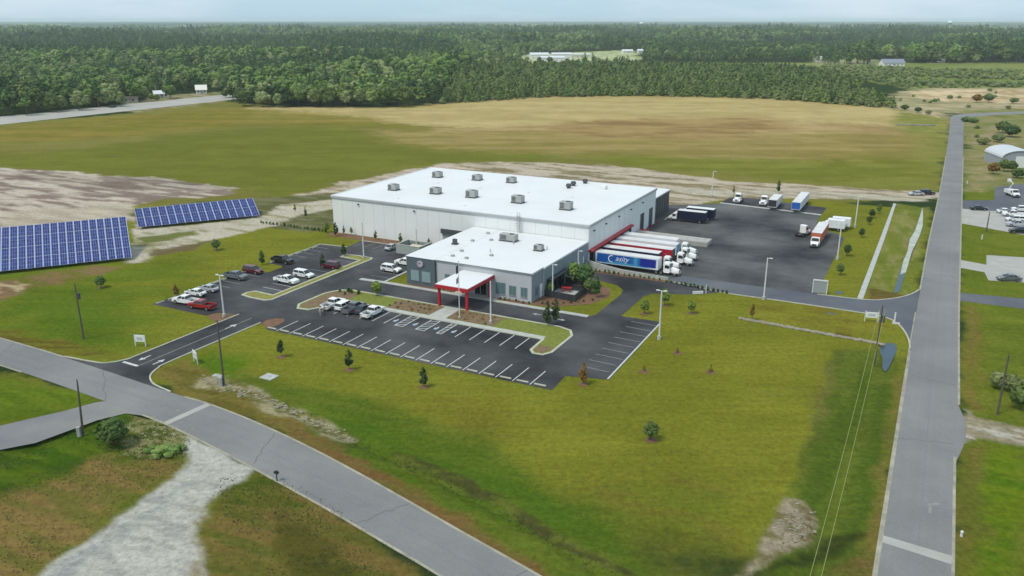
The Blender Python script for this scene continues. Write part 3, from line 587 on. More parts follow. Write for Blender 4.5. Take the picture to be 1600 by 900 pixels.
sheet('pond', smooth([(124.9,-19.5),(125.6,-17.6),(126.9,-17.2),(127.4,-19.6),(127.2,-23),(126.9,-26.6),(126.5,-29.8),(125.9,-28.2),(125.7,-25),(125.1,-22),(124.9,-19.5)], 4)[:-1], -.22, M('water'), kind='structure')
sheet('puddle', [(115.2,-7.2),(116.2,-7),(117,-7.4),(116.4,-7.9),(115.4,-7.8)], .03, M('water'), kind='structure')
sheet('puddle', [(115,5.2),(116,5),(116.6,6),(116,7),(115.3,6.6)], .03, M('water'), kind='structure')
b = MB(); rr_ = random.Random(3)
for i in range(420):
    t = rr_.random(); x = 102.2+t*23.4; y = -17.2-t*1.9+rr_.uniform(-.45, .45)
    b.blob((x, y, .08), rr_.uniform(.14, .3), 1, .25, rr_, (1.2, 1, .6))
site_obj(b, 'riprap', mat('stone', px((156,150,130)), .9, noise=.3, nscale=1), kind='stuff')
b = MB()
for i in range(330):
    P_ = at(*rr_.choice([(rr_.uniform(318, 350), rr_.uniform(588, 608)), (rr_.uniform(380, 480), 0), (rr_.uniform(1190, 1275), 0), (rr_.uniform(110, 160), 0), (rr_.uniform(230, 290), 0)])) if False else None
    k = rr_.random()
    if k < .3: u = rr_.random(); q = at(318+u*70+rr_.gauss(0, 7), 590+u*28+rr_.gauss(0, 4))
    elif k < .65: u = rr_.random(); q = at(400+u*148+rr_.gauss(0, 5), 615+u*72+rr_.gauss(0, 4))
    elif k < .85: q = at(rr_.gauss(1238, 14), rr_.gauss(825, 16))
    else: q = at(rr_.gauss(256, 22), rr_.gauss(668, 10))
    b.blob((q.x, q.y, .03), rr_.uniform(.05, .19), 1, .3, rr_, (1.5, 1, .4))
b.build('loose_rubble', M('stone'), kind='stuff')
sheet('loading_pad', [(136.3,79.8),(141.4,77.4),(149.1,73.4),(160,70),(160,100.9),(150.5,100.6),(142.9,99.8),(136.3,99.2)], ZR-.01, M('pad_concrete'), kind='structure')
sheet('side_car_park', [(136.4,99.2),(142.9,99.8),(150.5,100.6),(160,100.9),(175,101),(175,160),(152.7,148),(145.6,138),(144.7,116),(141.5,114.2),(136.6,111.6)], ZR-.006, M('service_asphalt'), kind='structure')
sheet('gravel_pad', [(141.3,48.7),(147.8,50.1),(160,52),(160,28),(146.7,29.1),(141.2,27.6),(140.6,33.6),(136,35),(136,41.8),(141.1,40)], ZR-.01, M('pad_concrete'), kind='structure')
sheet('cross_road', [(135.9,16.2),(146.1,17.6),(175,20),(175,12.5),(146,11),(135.9,10.9)], ZR-.01, M('service_asphalt'), kind='structure')
for q, lab in (((46.3,-74.3,48.4,-72.5), 'square pale concrete manhole pad in the lawn near the entrance drive'), ((39.7,-76.9,41.2,-76.2), 'small pale concrete slab beside the utility pole at the entrance')):
    b = MB(); b.box(q[0], q[2], q[1], q[3], 0, .14); c_ = MB(); c_.tube(((q[0]+q[2])/2, (q[1]+q[3])/2, .14), ((q[0]+q[2])/2, (q[1]+q[3])/2, .19), .35, n=12)
    o = empty('concrete_pad', S((q[0]+q[2])/2, (q[1]+q[3])/2), TH, lab, 'concrete pad')
    for bb, nn, mm in ((b, 'slab', M('concrete')), (c_, 'cover', M('unit_grey'))):
        x = bb.build(nn, mm, o); x.location = (-(q[0]+q[2])/2, -(q[1]+q[3])/2, 0)

# ------------------------------------------------------------------ buildings (site frame origin)
def bld(name, label, cat): return empty(name, O0, TH, label, cat)
wh = bld('warehouse', 'very large flat-roofed white warehouse with loading docks under a long red canopy', 'warehouse')
def part(b, name, m, par, **k): return b.build(name, m, par, **k)
X1, Y1, H1 = 67.0, 44.4, 9.0
b = MB(); b.box(.4, X1, 0, Y1, 0, H1-.35)
part(b, 'wall', M('wall_white'), wh)
for k in range(22):                              # recessed panel joints on the two walls in view
    x = 3.4+k*3.02; b = MB(); b.box(x-.02, x+.02, -.012, .0, .3, H1-.4); part(b, 'panel_joint', mat('joint', (.42,.44,.44), .7), wh)
for k in range(14):
    y = 3.1+k*3.02
    if 33 < y < 44: continue
    b = MB(); b.box(X1, X1+.012, y-.02, y+.02, 4.2, H1-.4); part(b, 'panel_joint', M('joint'), wh)
b = MB(); b.hexa([(.15,-.18,H1-.33),(X1+.2,-.18,H1-.33),(X1+.2,Y1+.2,H1-.33),(.15,Y1+.2,H1-.33)], [(.15,-.18,H1),(X1+.2,-.18,H1),(X1+.2,Y1+.2,H1),(.15,Y1+.2,H1)]); part(b, 'roof', M('roof_white'), wh)
b = MB(); P_ = [(.3,0,),(X1,0),(X1,Y1),(.3,Y1)]; strip(b, P_, .35, H1, H1+.1, closed=True); part(b, 'parapet', M('roof_white'), wh)
b = MB(); b.box(.25, X1+.1, -.25, -.18, H1-.5, H1-.05); b.box(X1+.2, X1+.27, -.2, Y1+.1, H1-.5, H1-.05); part(b, 'gutter', mat('gutter', (.40,.42,.42), .5), wh)
def unit(par, x, y, z, l, wd, h, name='rooftop_unit', m='unit_grey'):
    b = MB(); b.box(x-l/2, x+l/2, y-wd/2, y+wd/2, z+.25, z+.25+h); u = part(b, name, M(m), par, bevel=.04)
    b = MB(); b.box(x-l/2-.06, x+l/2+.06, y-wd/2-.06, y+wd/2+.06, z, z+.24); b.build('base_frame', M('unit_dark'), u)
    b = MB(); b.tube((x+l*.2, y, z+.25+h), (x+l*.2, y, z+.33+h), wd*.3, n=14); b.build('fan_hood', M('unit_dark'), u)
    b = MB()
    for j in range(4): zz = z+.45+j*h*.2; b.box(x-l*.42, x-l*.05, y-wd/2-.03, y-wd/2, zz, zz+h*.12)
    b.build('louvre', M('unit_dark'), u)
for x, y, l, h in ((9.8,12.3,2.3,1.25),(10.1,32.2,2.3,1.3),(21.5,13.2,2.4,1.3),(31.5,13.4,2.5,1.5),(21.6,33.5,2.3,1.2),(31.2,34.5,2.2,1.2),(44,12.9,2.6,1.5),(56.8,11.4,2.6,1.6)): unit(wh, x, y, H1, l, 1.9, h)
for x, y in ((47.4,34.4),(47.2,37.9),(48.6,42.3)):
    b = MB(); b.tube((x,y,H1), (x,y,H1+.5), .5, n=12); b.tube((x,y,H1+.5), (x,y,H1+1.1), .75, .6, n=12); part(b, 'exhaust_fan', M('unit_dark'), wh)
b = MB(); b.box(54.9,56.3,36.8,38.2,H1,H1+.9); part(b, 'roof_vent', M('trim_white'), wh, bevel=.05)
for x, y in ((14,25),(27,24),(40,25),(52,24),(34,4.5),(16,4)):
    b = MB(); b.box(x-.9,x+.9,y-.5,y+.5,H1,H1+.12); part(b, 'roof_curb', M('roof_white'), wh)
b = MB()                                          # ladder from the office roof to the warehouse roof
for dx in (-.25, .25): b.tube((50.9+dx,-.35,5.7), (50.9+dx,-.35,H1+1.1), .05, n=6)
for k in range(13): b.tube((50.65,-.35,5.9+.32*k), (51.15,-.35,5.9+.32*k), .03, n=5)
for k in range(6): strip(b, [(50.45,-.4),(50.5,-1.0),(51.3,-1.0),(51.35,-.4)], .05, 6.6+k*.55, 6.68+k*.55)
part(b, 'roof_ladder', M('steel'), wh)
def wall_light(par, x, y, z, side):
    b = MB(); b.box(x-.2, x+.2, y-.35, y, z-.12, z+.12) if side == 'f' else b.box(x, x+.35, y-.2, y+.2, z-.12, z+.12)
    part(b, 'wall_light', M('unit_dark'), par)
for x in (8.2,24,40): wall_light(wh, x, 0, 7.6 if x < 30 else 4.3, 'f')
for y in (2.5,9.5,17.5,25.5,34): wall_light(wh, X1, y, 7.3, 's')
b = MB(); b.box(31.2,38.2,-.5,0,3.3,4.3); part(b, 'door_hood', M('unit_dark'), wh)       # roll-up door left of the office
b = MB(); b.box(31.5,37.9,-.06,0,0,3.3); d_ = part(b, 'roller_door', mat('door_grey', (.32,.35,.33), .6), wh)
for k in range(8): b = MB(); b.box(31.5,37.9,-.085,-.06,.35+k*.38,.40+k*.38); b.build('slat', M('trim_grey'), d_)
# dock side
b = MB(); b.hexa([(X1,-.1,3.3),(X1+.85,-.1,3.3),(X1+.85,26,3.3),(X1,26,3.3)], [(X1,-.1,3.72),(X1+.85,-.1,3.62),(X1+.85,26,3.62),(X1,26,3.72)]); part(b, 'dock_canopy', M('red_paint'), wh)
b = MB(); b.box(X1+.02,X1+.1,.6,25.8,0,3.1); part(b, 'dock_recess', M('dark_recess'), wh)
for y in (2.6,6.6,11.0,15.2,19.4,23.4):
    b = MB(); b.box(X1+.1,X1+.16,y-1.25,y+1.25,.9,2.9); dd = part(b, 'dock_door', M('trim_white'), wh)
    b = MB()
    for s_ in (-1, 1): b.box(X1+.1,X1+.6,y+s_*1.35-.15,y+s_*1.35+.15,.7,3.0)
    b.box(X1+.1,X1+.6,y-1.5,y+1.5,2.85,3.05); b.build('dock_seal', M('dark_recess'), dd)
for y in (34.0, 40.6):
    b = MB(); b.box(X1,X1+.05,y-1.1,y+1.4,0,4.6); dd = part(b, 'roller_door', M('dark_panel'), wh)
    b = MB()
    for k in range(9): b.box(X1+.05,X1+.075,y-1.05,y+1.35,.45+k*.46,.49+k*.46)
    b.build('slat', M('trim_grey'), dd)
    for q_ in (y-1.15, y+1.45): b = MB(); b.box(X1,X1+.1,q_-.05,q_+.05,0,4.7); b.build('door_jamb', M('trim_grey'), dd)
for y in (32.2,36.2,38.8,42.9):
    b = MB(); b.tube((X1+1,y,0),(X1+1,y,1.1),.12,n=8); part(b, 'bollard', M('red_paint'), wh)
b = MB(); b.box(X1+.2,X1+2.4,30.6,33.2,0,1.0); part(b, 'stair_landing', M('red_paint'), wh)
b = MB(); b.box(52,66,Y1+.2,59.6,0,5.7); part(b, 'annex_wall', M('dark_panel'), wh)
b = MB(); b.box(51.8,66.2,Y1+.22,59.8,5.7,6.0); part(b, 'annex_roof', M('roof_white'), wh)
for k in range(7): b = MB(); b.box(66,66.08,46+k*2.1,46.12+k*2.1,0,5.6); part(b, 'annex_column', M('trim_grey'), wh)

of = bld('office_building', 'low grey office building with white flat roof joined to the front of the warehouse', 'office')
HO = 5.65
b = MB()
for P_ in ([(46.3,-26.3),(66.6,-26.3),(66.6,-21.6),(66.95,-21.6),(66.95,-.02),(46.3,-.02)],):
    n = len(P_); b.add([(a,c,0) for a, c in P_]+[(a,c,HO-.3) for a, c in P_], [((i),(i+1)%n,n+(i+1)%n,n+i) for i in range(n)])
part(b, 'wall', M('wall_light'), of)
b = MB(); b.box(66.61,66.66,-26.25,-21.65,.02,HO-.32); b.box(66.96,67.0,-21.55,-.3,.02,HO-.32); part(b, 'side_wall_shade', M('wall_light_shaded'), of)  # thin sheets that carry the painted shade of the office side wall
b = MB(); b.box(46.2,46.32,-26.6,-.02,0,HO-.3); b.hexa([(39.8,-26.8,0),(46.25,-26.8,0),(46.25,-.02,0),(39.8,-.02,0)], [(39.8,-26.8,HO-.02),(46.25,-26.8,HO-.02),(46.25,-.02,HO-.02),(39.8,-.02,HO-.02)]); part(b, 'slate_wall', M('wall_slate'), of)
b = MB(); b.poly([(46.25,-26.45),(66.75,-26.45),(66.75,-21.75),(67.1,-21.75),(67.1,-.2),(46.25,-.2)], HO)
n = 6; pts = [(46.25,-26.45),(66.75,-26.45),(66.75,-21.75),(67.1,-21.75),(67.1,-.2),(46.25,-.2)]
b.add([(a,c,HO-.3) for a, c in pts]+[(a,c,HO) for a, c in pts], [(i,(i+1)%n,n+(i+1)%n,n+i) for i in range(n)])
b.box(39.65,46.24,-26.9,-.2,HO-.01,HO+.03); part(b, 'roof', M('roof_white'), of)
b = MB(); b.box(46.5,66.78,-26.52,-26.45,HO-.22,HO-.04); part(b, 'fascia', mat('fascia', (.2,.22,.23), .5), of)
def window(par, x0, x1, y, z0, z1, side='f', name='window', glass='glass_teal', mull=1):
    b = MB(); f = .09
    g = MB(); t = MB()
    if side == 'f':
        b.box(x0-f,x1+f,y-.07,y,z0-f,z1+f); g.box(x0,x1,y-.10,y-.07,z0,z1)
        for k in range(1, mull+1): xx = x0+(x1-x0)*k/(mull+1); t.box(xx-.03,xx+.03,y-.125,y-.10,z0,z1)
        t.box(x0-.12,x1+.12,y-.16,y-.07,z0-.16,z0-.09)
    else:
        b.box(y,y+.07,x0-f,x1+f,z0-f,z1+f); g.box(y+.07,y+.10,x0,x1,z0,z1)
        for k in range(1, mull+1): xx = x0+(x1-x0)*k/(mull+1); t.box(y+.10,y+.125,xx-.03,xx+.03,z0,z1)
    o = part(b, name, M('trim_grey'), par); g.build('glass', M(glass), o)
    if t.v: t.build('mullion', M('trim_grey'), o)
    return o
mat('blind_glass', (.22,.32,.34), .2, spec=.7)
window(of, 40.9, 42.6, -26.8, 1.1, 2.9, glass='blind_glass'); window(of, 43.4, 45.2, -26.8, 1.1, 2.9, glass='blind_glass')
window(of, 48.3, 49.2, -26.3, 2.4, 3.0, mull=0)
window(of, 59.3, 61.2, -26.3, .9, 3.0); window(of, 62.1, 63.4, -26.3, 1.0, 2.7); window(of, 64.5, 65.7, -26.3, 1.0, 2.7)
window(of, -24.8, -23.7, 66.66, 1.0, 2.7, 's')
window(of, 52.2, 54.2, -26.3, .7, 3.0, glass='glass_dark'); 
b = MB(); b.box(54.8,57.4,-26.42,-26.3,.1,2.9); dr = part(b, 'entrance_door', M('glass_dark'), of)
b = MB()
for x in (54.8,56.05,57.35): b.box(x-.05,x+.05,-26.48,-26.42,.1,2.9)
b.box(54.8,57.4,-26.48,-26.42,2.8,2.95); b.build('door_frame', M('steel'), dr)
b = MB(); b.box(66.66,66.72,-22.9,-21.9,.05,2.6); part(b, 'side_door', M('trim_white'), of)
b = MB(); b.box(67.0,67.12,-20.6,-12.6,0,3.0); part(b, 'side_recess', M('dark_panel'), of)
b = MB(); b.box(67.12,68.2,-20.6,-12.6,2.85,3.1); part(b, 'side_awning', M('dark_panel'), of)
for y0, y1 in ((-20,-18.6),(-17.8,-16.4),(-15.6,-14.2)):
    b = MB(); b.box(67.12,67.16,y0,y1,.2,2.6); part(b, 'side_glass', M('glass_dark'), of)
b = MB(); b.box(67.0,67.06,-9.3,-7.6,.05,3.1); part(b, 'service_door', M('trim_white'), of)
b = MB(); b.box(67.0,67.06,-5.6,-4.9,.6,2.4); b.box(67.0,67.06,-3,-2.6,.4,3); part(b, 'wall_panel', M('trim_white'), of)
# round emblem on the slate wall: flat disc with a rim, petals and a dark swash
b = MB(); cx, cz = 43.0, 4.45
b.tube((cx,-26.8,cz),(cx,-26.95,cz),.62,n=18); em = part(b, 'emblem', mat('emblem_pale', (.42,.40,.45), .5), of)
b = MB(); b.tube((cx-.05,-26.95,cz+.12),(cx-.05,-26.99,cz+.12),.17,n=12); b.prism([(cx+.45,cz-.55),(cx+.95,cz-.1),(cx+.85,cz-.4),(cx+.35,cz-.75)], -26.9, -26.84); b.build('emblem_mark', M('wall_slate'), em)
b = MB()
for k in range(5): a_ = 2.6+k*.55; b.tube((cx+.62*math.cos(a_),-26.8,cz+.62*math.sin(a_)),(cx+.62*math.cos(a_),-26.97,cz+.62*math.sin(a_)),.18,n=8)
b.build('emblem_petal', mat('emblem_rose', (.30,.20,.30), .5), em)
# office roof items
unit(of, 52.2, -7.5, HO, 3.6, 1.7, 1.25); unit(of, 61.0, -11.5, HO, 1.7, 1.5, .95)
b = MB(); b.box(43.2,44.4,-15.6,-14.6,HO+.03,HO+.3); b.box(43.4,44.2,-15.4,-14.8,HO+.3,HO+1.15); part(b, 'roof_vent', M('unit_dark'), of)
for x, y in ((45.1,-4.3),(48.4,-8.9),(45.3,-11.3),(47.3,-19.1),(47.6,-23.0),(50.8,-23.2),(54.1,-19.3)):
    z_ = HO+.03 if x < 46.4 else HO; b = MB(); b.box(x-.65,x+.45,y-.3,y+.3,z_,z_+.16); q_ = part(b, 'roof_curb', M('roof_white'), of); b = MB(); b.box(x+.15,x+.75,y-.32,y+.28,z_,z_+.35); b.build('curb_box', M('unit_grey'), q_)
for x, y in ((53.1,-17.1),(54.3,-9.5),(62.2,-10.2)):
    b = MB(); b.tube((x,y,HO),(x,y,HO+.7),.1,n=7); part(b, 'vent_pipe', M('steel'), of)
# entrance canopy (part of the office)
CZ = 4.25
b = MB(); b.box(52.2,58.9,-36.0,-26.35,CZ+.03,CZ+.12); part(b, 'canopy_roof', M('roof_white'), of)
b = MB(); b.box(52.1,59.0,-36.1,-26.35,CZ-.55,CZ+.02); part(b, 'canopy_fascia', M('red_paint'), of)
for x, y in ((52.6,-35.4),(58.4,-35.5),(52.6,-27.2),(58.4,-27.2)):
    b = MB(); b.box(x-.2,x+.2,y-.2,y+.2,.1,CZ-.5); part(b, 'canopy_post', M('red_paint'), of)
# enclosures, walls
pt = bld('patio_fence', 'dark low screen fence around the white patio at the side of the office', 'fence')
FZ = 1.35; seg = [(67.2,-21.8),(73.4,-22.2),(73.2,-13.6),(71.9,-12.6),(67.2,-12.4)]
for (a, c), (d, e) in zip(seg[:-1], seg[1:]):
    n = max(1, round(math.hypot(d-a, e-c)/1.55))
    for k in range(n):
        t0, t1 = k/n, (k+1)/n; b = MB(); g = .03
        strip(b, [(a+(d-a)*(t0+g/n), c+(e-c)*(t0+g/n)), (a+(d-a)*(t1-g/n), c+(e-c)*(t1-g/n))], .08, .12, FZ); part(b, 'fence_panel', M('dark_panel'), pt)
        b = MB(); b.box(a+(d-a)*t0-.06, a+(d-a)*t0+.06, c+(e-c)*t0-.06, c+(e-c)*t0+.06, 0, FZ+.06); part(b, 'post', M('unit_dark'), pt)
sheet('patio', [(67.2,-21.6),(73.2,-22),(73.0,-13.7),(71.8,-12.8),(67.2,-12.6)], .06, M('dark_panel'), kind='structure')
sheet('patio_slab', [(67.5,-20.4),(72.0,-20.2),(71.7,-16.1),(67.5,-16.4)], .09, M('concrete'), kind='structure')
t = empty('picnic_table', S(69.6,-17.2,.09), TH+.3, 'red picnic table on the white patio beside the office', 'table')
b = MB(); b.box(-.95,.95,-.4,.4,.68,.76); part(b, 'tabletop', M('red_paint'), t)
for s_ in (-1, 1): b = MB(); b.box(-.95,.95,s_*.75-.14,s_*.75+.14,.42,.47); part(b, 'bench', M('red_paint'), t)
for s_ in (-1, 1): b = MB(); b.hexa([(s_*.6-.04,-.8,0),(s_*.6+.04,-.8,0),(s_*.6+.04,-.7,0),(s_*.6-.04,-.7,0)], [(s_*.6-.04,-.3,.68),(s_*.6+.04,-.3,.68),(s_*.6+.04,-.2,.68),(s_*.6-.04,-.2,.68)]); b.hexa([(s_*.6-.04,.7,0),(s_*.6+.04,.7,0),(s_*.6+.04,.8,0),(s_*.6-.04,.8,0)], [(s_*.6-.04,.2,.68),(s_*.6+.04,.2,.68),(s_*.6+.04,.3,.68),(s_*.6-.04,.3,.68)]); b.box(s_*.6-.04,s_*.6+.04,-.85,.85,.36,.42); part(b, 'leg', M('unit_dark'), t)
en = bld('dumpster_enclosure', 'pale walled bin enclosure between the car park and the warehouse front', 'enclosure')
for q in ((25,31.2,-9.2,-8.95),(25,25.25,-8.95,-4.4),(30.95,31.2,-8.95,-4.4)):
    b = MB(); b.box(q[0],q[1],q[2],q[3],0,2.0); part(b, 'wall', mat('enclosure_wall', (.32,.36,.33), .7, noise=.1), en)
    b = MB(); b.box(q[0]-.05,q[1]+.05,q[2]-.05,q[3]+.05,2.0,2.08); part(b, 'coping', M('concrete'), en)
b = MB(); b.box(25.3,30.9,-4.5,-4.4,.1,1.9); part(b, 'gate', M('trim_grey'), en)
t = empty('dumpster', S(28.6,-6.8), TH, 'tan waste container standing inside the pale bin enclosure', 'dumpster')
b = MB(); b.prism([(-1.1,.2),(1.1,.2),(1.3,1.5),(-1.3,1.5)], -.9, .9); part(b, 'body', mat('bin_tan', (.45,.40,.30), .6), t)
b = MB(); b.box(-1.32,1.32,-.95,.95,1.5,1.58); part(b, 'lid', mat('bin_lid', (.55,.50,.36), .6), t)
rw = bld('retaining_wall', 'long low pale concrete wall along the south side of the loading docks', 'wall')
b = MB(); b.prism([(67.2,0),(84.6,0),(84.6,.55),(75,.9),(70,1.5),(67.2,2.0)], -1.55, -1.2); part(b, 'wall', M('concrete'), rw)
for k in range(14): x = 70.4+k*1.04; b = MB(); b.box(x-.12,x+.12,-1.62,-1.55,0,.8); part(b, 'buttress', M('kerb_concrete'), rw)
rp = bld('loading_ramp', 'long pale concrete loading ramp beside the last white trailer', 'ramp')
b = MB(); b.prism([(67.3,0),(85,0),(85,1.05),(67.3,1.15)], 27.0, 31.2); part(b, 'slab', M('pad_concrete'), rp)
b = MB()
for k in range(9): b.tube((68+k*2.05,27.1,1.1),(68+k*2.05,27.1,2.0),.03,n=5)
b.tube((68,27.1,2.0),(84.4,27.1,1.95),.03,n=5); part(b, 'railing', M('steel'), rp)
# ------------------------------------------------------------------ cars, pickups
def wheel(par, x, y, r, wd, name='wheel'):
    b = MB(); b.tube((x,y-wd/2,r), (x,y+wd/2,r), r, n=16); o = part(b, name, M('tyre'), par)
    s_ = 1 if y > 0 else -1; b = MB(); b.tube((x,y+s_*wd*.45,r), (x,y+s_*(wd/2+.012),r), r*.6, n=12); b.build('rim', M('rim'), o)
def glasshouse(par, pts_b, pts_t, zb, zt, hb, ht, paint):
    """dark glass band between belt line and roof, with a painted roof cap and pillars. pts: x back, x front at the bottom and the top"""
    b = MB(); b.hexa([(pts_b[0],-hb,zb),(pts_b[1],-hb,zb),(pts_b[1],hb,zb),(pts_b[0],hb,zb)], [(pts_t[0],-ht,zt),(pts_t[1],-ht,zt),(pts_t[1],ht,zt),(pts_t[0],ht,zt)]); part(b, 'window_glass', M('glass_dark'), par)
    b = MB(); b.box(pts_t[0]-.03,pts_t[1]+.03,-ht-.02,ht+.02,zt-.01,zt+.06,tx=.06,ty=.08)
    xm = (pts_b[0]+pts_b[1])/2-.1; xt = (pts_t[0]+pts_t[1])/2-.1
    for s_ in (-1, 1):
        for xb, xx in ((pts_b[0]+.06, pts_t[0]+.05), (xm, xt), (pts_b[1]-.08, pts_t[1]-.05)): b.tube((xb,s_*(hb+.005),zb), (xx,s_*(ht+.005),zt), .045, n=4)
    part(b, 'roof_panel', M(paint), par)
def car(kind, color, label, x, y, head, cat=None, group='cars and pickups parked on the site', off=None):
    paint = 'paint_'+color
    nm = {'sedan': 'sedan_car', 'suv': 'suv_car', 'pickup': 'pickup_truck'}[kind]
    o = empty(nm, S(x, y, ZR+.01) if off is None else off, TH+R(head) if off is None else R(head), label, cat or {'sedan': 'car', 'suv': 'car', 'pickup': 'pickup truck'}[kind], group)
    W_ = .88; b = MB()
    if kind == 'sedan':
        L2 = 2.25; pr = [(-L2,.35),(-L2+.15,.25),(L2-.2,.22),(L2,.4),(L2-.05,.62),(L2-.9,.80),(.75,.90),(-1.45,.92),(-L2+.12,.86),(-L2,.66)]
        b.prism(pr, -W_, W_, ins=[.04,.06,.08,.10,.10,.06,.03,.03,.06,.06]); part(b, 'body', M(paint), o, bevel=.04)
        glasshouse(o, (-1.75,1.05), (-1.0,.25), .88, 1.32, .78, .60, paint); wx, wr = 1.35, .33
    elif kind == 'suv':
        L2 = 2.3; pr = [(-L2,.42),(-L2+.1,.32),(L2-.2,.3),(L2,.5),(L2-.03,.85),(L2-.95,1.02),(1.0,1.05),(-L2+.03,1.06)]
        b.prism(pr, -W_, W_, ins=[.04,.05,.08,.10,.10,.05,.02,.02]); part(b, 'body', M(paint), o, bevel=.05)
        glasshouse(o, (-2.2,1.25), (-1.95,.55), 1.03, 1.6, .82, .68, paint); wx, wr = 1.4, .37
    else:
        L2 = 2.75; W_ = .95
        pr = [(.35,.42),(L2-.2,.38),(L2,.55),(L2-.03,.98),(L2-.9,1.12),(.35,1.14)]
        b.prism(pr, -W_, W_, ins=[.03,.06,.08,.08,.04,.02]); b.box(-.75,.35,-W_+.02,W_-.02,.42,1.14)
        for s_ in (-1, 1): b.box(-L2,-.75,s_*W_-(.10 if s_ > 0 else 0),s_*W_+(.10 if s_ < 0 else 0),.5,1.12)
        b.box(-L2,-L2+.09,-W_+.1,W_-.1,.5,1.12); part(b, 'body', M(paint), o, bevel=.03)
        b = MB(); b.box(-L2+.09,-.75,-W_+.1,W_-.1,.6,.68); part(b, 'bed_floor', M('dark_panel'), o)
        glasshouse(o, (-.7,1.55), (-.5,.75), 1.12, 1.68, .84, .70, paint); wx, wr = 1.75, .39
    for sx in (wx, -wx):
        for sy in (W_-.1, -W_+.1): wheel(o, sx, sy, wr, .24)
    for s_ in (-1, 1):
        b = MB(); b.box(L2-.08,L2-.01,s_*.58-.16,s_*.58+.16,.60,.74); part(b, 'headlight', M('lamp_glass'), o)
        b = MB(); b.box(-L2-.015,-L2+.05,s_*.70-.12,s_*.70+.12,.72,.92); part(b, 'taillight', M('lamp_red'), o)
        b = MB(); b.box(.85,1.0,s_*(W_+.02)-.07,s_*(W_+.02)+.07,1.0,1.12); part(b, 'mirror', M('unit_dark'), o)
    b = MB(); b.box(L2-.03,L2+.06,-W_+.18,W_-.18,.32,.48); part(b, 'bumper', M('unit_dark' if kind != 'pickup' else 'chrome'), o)
    b = MB(); b.box(-L2-.07,-L2+.02,-W_+.15,W_-.15,.36,.52); part(b, 'bumper', M('unit_dark' if kind != 'pickup' else 'chrome'), o)
    o.scale = (.95,.95,.95); return o
car('sedan','white','white sedan on the grass side of the west bays with a silver car behind it',8.6,-51.0,183)
car('sedan','silver','silver sedan parked just behind the white sedan in the west bays',8.8,-48.0,180)
car('pickup','white','white pickup parked nose to the lawn beside the red pickup',10.9,-55.4,184)
car('pickup','red','bright red pickup truck in the corner by the entrance drive',15.6,-56.0,186)
car('pickup','grey','dark grey pickup with covered bed standing behind the tall light pole',7.7,-39.9,2)
car('suv','maroon','dark maroon car parked in the west bays above the dark grey pickup',7.9,-35.3,2)
car('pickup','black','black pickup truck in the upper west bays beside a small round tree',8.0,-26.7,-2)
car('pickup','white','white pickup truck with black open bed along the middle island',18.6,-37.4,0)
car('suv','white','white hatchback car next to the white pickup along the middle island',19.0,-32.8,0)
car('suv','maroon','wine red car at the upper end of the middle island',19.6,-25.3,182)['label'] = 'wine red car at the upper end of the middle island'
car('suv','white','white car parked in the bays left of the slate office wall, nearer the entrance',32.4,-21.6,0)
car('pickup','white','white pickup parked against the left side of the office building',32.6,-16.4,180)
car('sedan','silver','pale silver car standing left of the bin enclosure by the warehouse',22.4,-7.0,90)
car('pickup','white','leftmost white pickup of the front upper row with open rear door',35.9,-44.6,90)
car('suv','white','white sport utility car second in the front upper row',38.4,-44.4,90)
car('pickup','grey','grey car squeezed between the white and the black car in the front row',40.5,-44.6,90)
car('sedan','black','low black sedan left of the last white pickup in the front row',42.3,-44.2,90)
car('pickup','white','white pickup with empty black bed at the right end of the front row',44.9,-44.9,90)
def off_car(kind, color, label, pxy, head, g='vehicles on the neighbouring site'): return car(kind, color, label, 0, 0, head, group=g, off=at(*pxy, .05))
off_car('sedan','silver','silver car on the gravel track by the east road',(1431,305),176,'cars stopped on the gravel track')
off_car('suv','black','black car with a dark trailer look stopped on the gravel track next to the road',(1448,304),-4,'cars stopped on the gravel track')['label'] = 'black car stopped on the gravel track right next to the east road'
off_car('sedan','black','black car turning into the concrete loading pad across the road',(1529,328),-8)
off_car('sedan','grey','lone dark grey car on the pale gravel pad across the road',(1576,438),172)
off_car('sedan','white','small white car in the middle of the car park across the road',(1571,333),-15)
for k, (q, c_, kd) in enumerate((((1583,338),'white','pickup'),((1586,346),'white','suv'),((1590,354),'silver','pickup'),((1592,364),'black','suv'),((1594,330),'white','suv'))):
    off_car(kd, c_, ['white pickup, highest of the cluster at the right edge','white car in the middle of the cluster at the right edge','silver pickup below the white cars at the right edge','black car, lowest of the cluster at the right edge','white car farthest back at the right edge beside the pickups'][k], q, 165)
off_car('suv','black','dark car driving on the far highway before the trees',(177,168),75,'traffic on the highway')
